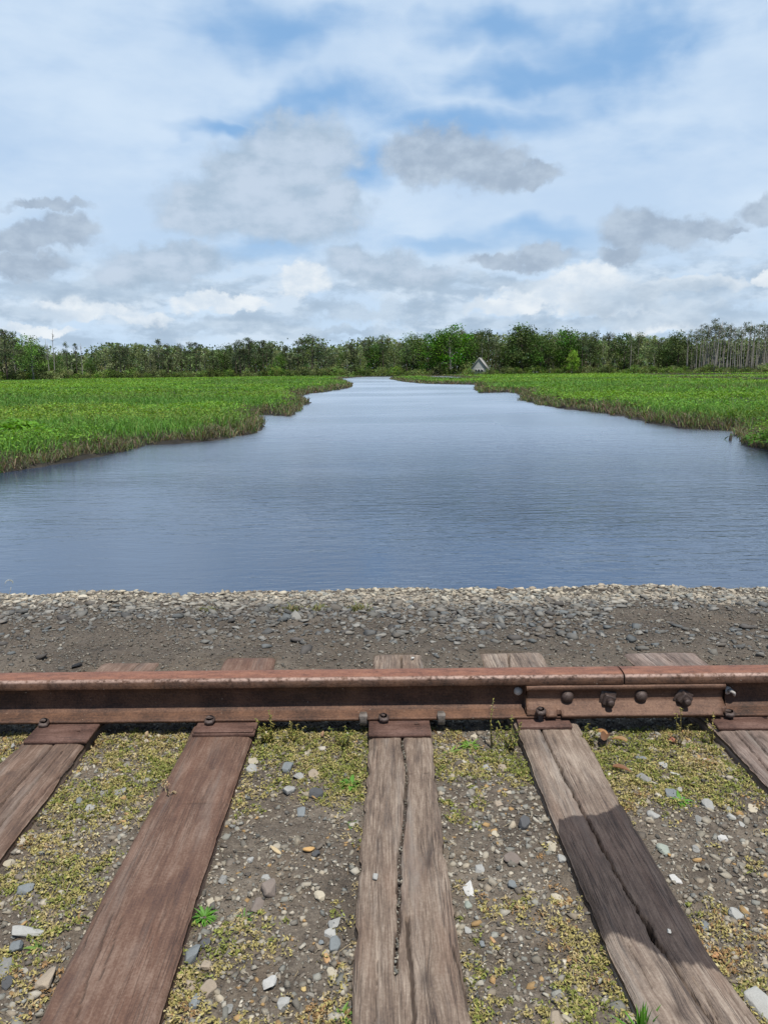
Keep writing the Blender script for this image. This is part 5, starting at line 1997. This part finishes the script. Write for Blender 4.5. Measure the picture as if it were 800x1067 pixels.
Y1, Y2, Y3 = (.27, .24, .06), (.33, .27, .085), (.17, .22, .045)
sprig('yellow-green bushy weed rising before the rail right of the smooth tie', 281, 776, 741, 9, .022, [(.2, .2, .06), Y1, Y2, Y3], 1, 24)
sprig('shorter yellowish weed before the rail between smooth and middle ties', 303, 775, 752, 6, .018, [(.2, .2, .06), Y1, Y2], 2, 20)
sprig('low greenish weed clump at the rail foot left of the middle tie', 357, 777, 754, 8, .028, [(.2, .2, .06), Y1, Y3], 3, 20)
sprig('tallest thin weed standing before the rail web, with a pale tip', 513, 778, 729, 2, .006, [(.22, .21, .08), Y1, (.40, .36, .17)], 4, 14)
sprig('leafy weed spreading before the rail left of the joint bar', 533, 778, 745, 9, .030, [(.2, .2, .06), Y1, Y2, Y3], 5, 22)
sprig('slender weed rising before the outer nut of the joint bar', 706, 776, 738, 4, .014, [(.24, .2, .08), Y2, Y1], 6, 16)
sprig('thin yellow weed before the right end of the joint bar', 741, 774, 742, 3, .012, [(.24, .2, .08), Y2, Y1], 7, 14)
sprig('low weed clump under the joint bar near the dry leaves', 612, 775, 756, 8, .026, [(.2, .2, .06), Y1, Y3], 8, 20)
sprig('dry straw-coloured sprig bent over the left edge of the reddish tie', 176, 838, 808, 5, .020, [(.42, .34, .2), (.46, .36, .22), (.40, .27, .15)], 9, 6, 'dry sprig', 'dry_sprig', .011)


def tuft(label, px, py, h, r, seed):
    x, y = at(px, py, -.05)
    z = float(ground_z(np.array([x]), np.array([y]))[0])
    g = np.random.default_rng(seed)
    n = 130
    X, Y = g.normal(0, r * .7, n), g.normal(0, r * .7, n)
    col = np.where((g.random(n) < .5)[:, None], tint(n, (.22, .20, .09), .2, seed), tint(n, (.13, .145, .05), .2, seed + 1))
    me = blades_mesh('grass_tuft', X, Y, np.full(n, -.004), h * .72 * g.uniform(.3, 1, n), np.full(n, .006), g.uniform(.5, 1.5, n), col, M_WEED, seed)
    tag(obj('grass_tuft', me, loc=(x, y, z)), label, 'grass tuft', 'grass tufts on the bank crest')


tuft('wider left tuft of yellow-green grass on the sandy crest', 303, 641, .070, .045, 1)
tuft('small middle tuft of yellow-green grass on the sandy crest', 332, 640, .055, .030, 2)
tuft('yellow-green grass tuft at the right end of the pale sand', 373, 639, .060, .038, 3)
tuft('faint sparse grass tuft among grey stones, first from the left on the bank', 216, 641, .045, .032, 4)


def dry_leaf(label, px, py, L, W, rot, col, seed, curl=.6, lift=.012):
    x, y = at(px, py, -.02)
    z = float(ground_z(np.array([x]), np.array([y]))[0])
    rng = np.random.default_rng(seed)
    s = Soup()
    blade_leaf(s, (-L / 2 * math.cos(rot), -L / 2 * math.sin(rot), lift), (math.cos(rot), math.sin(rot), curl * .45), L, W, curl, col, rng, 8, .38)
    m = s.mesh('dry_leaf', M_WEED, True)
    tag(obj('dry_leaf', m, loc=(x, y, z + .012)), label, 'dry leaf', 'dead leaves and chips under the joint bar')


dry_leaf('curled orange-tan dead leaf pointing up under the joint bar', 624, 765, .060, .026, 2.2, (.42, .22, .10), 1, .8, .02)
dry_leaf('dark brown dead leaf curled beside the orange-tan one', 631, 769, .075, .030, 1.1, (.20, .105, .06), 2, 1.0, .02)
dry_leaf('tan dead leaf right of the dark brown one', 644, 771, .055, .024, 2.6, (.44, .27, .13), 3, .6)
dry_leaf('flat red-brown dead leaf below the others by the stained tie', 648, 800, .060, .024, -.5, (.19, .095, .05), 4, .3, .004)


def chip(name, label, px, py, size, rot, col, seed):
    x, y = at(px, py, -.02)
    z = float(ground_z(np.array([x]), np.array([y]))[0])
    v = rock_verts(seed, 2, 8, True) * np.array(size) * .5
    rm = np.array(Euler((.1, .12, rot)).to_matrix())
    v = v @ rm.T
    tag(obj(name, mesh_np(name, v, ICO[2][1], M_STONE, {'Col': np.tile(np.array(col), (len(v), 1))}), loc=(x, y, z + size[2] * .45)), label, name.replace('_', ' '))


chip('wood_chip', 'tan splinter of wood lying left of the orange one', 287.5, 884, (.046, .013, .010), -.75, (.42, .33, .20), 11)
chip('wood_chip', 'orange chip of wood on top of a dark stone', 322, 883, (.036, .017, .014), .25, (.44, .27, .11), 12)
chip('brick_chip', 'rust-red chip in the moss below the outer nut', 700, 765, (.030, .034, .022), .3, (.27, .115, .07), 13)
chip('wood_chip', 'pale grey splinter lying across the moss at the right', 733, 786, (.058, .018, .012), .15, (.36, .32, .26), 14)
chip('wood_chip', 'orange-brown chip at the right edge of the stained tie low down', 745, 993, (.022, .02, .012), .5, (.36, .19, .09), 15)
chip('wood_chip', 'upright tan chip before the rail between smooth and middle ties', 336, 765, (.012, .012, .034), .3, (.36, .22, .13), 16)
chip('wood_chip', 'upright tan chip before the rail left of the smooth tie', 153, 765, (.014, .012, .036), .3, (.40, .29, .18), 17)

# a pale dry stalk with a bent seed plume, on the crest at the left
sx, sy = at(9, 625, -.05)
t = thing('dry_stalk', 'thin pale dry stalk with a curled plume on the crest at the left edge', 'dry stalk', (sx, sy, float(ground_z(np.array([sx]), np.array([sy]))[0])))
s = Soup()
s.tube([(0, 0, -.01), (.008, 0, .03), (.018, 0, .055), (.024, 0, .075)], [.002, .0018, .0015, .0012], 5, (.55, .52, .45))
obj('stem', s.mesh('stem', M_WEED, True), t)
s = Soup()
rg = np.random.default_rng(2)
for k in range(90):
    a = rg.uniform(.2, 3.0)
    p = np.array([.016 + .021 * math.cos(a), rg.normal(0, .004), .088 + .026 * math.sin(a)])
    blade_leaf(s, p, (math.cos(a + .6), rg.normal(0, .5), math.sin(a + .6)), .010, .0018, .2, (.52, .52, .46), rg, 2)
obj('plume', s.mesh('plume', M_WEED), t)
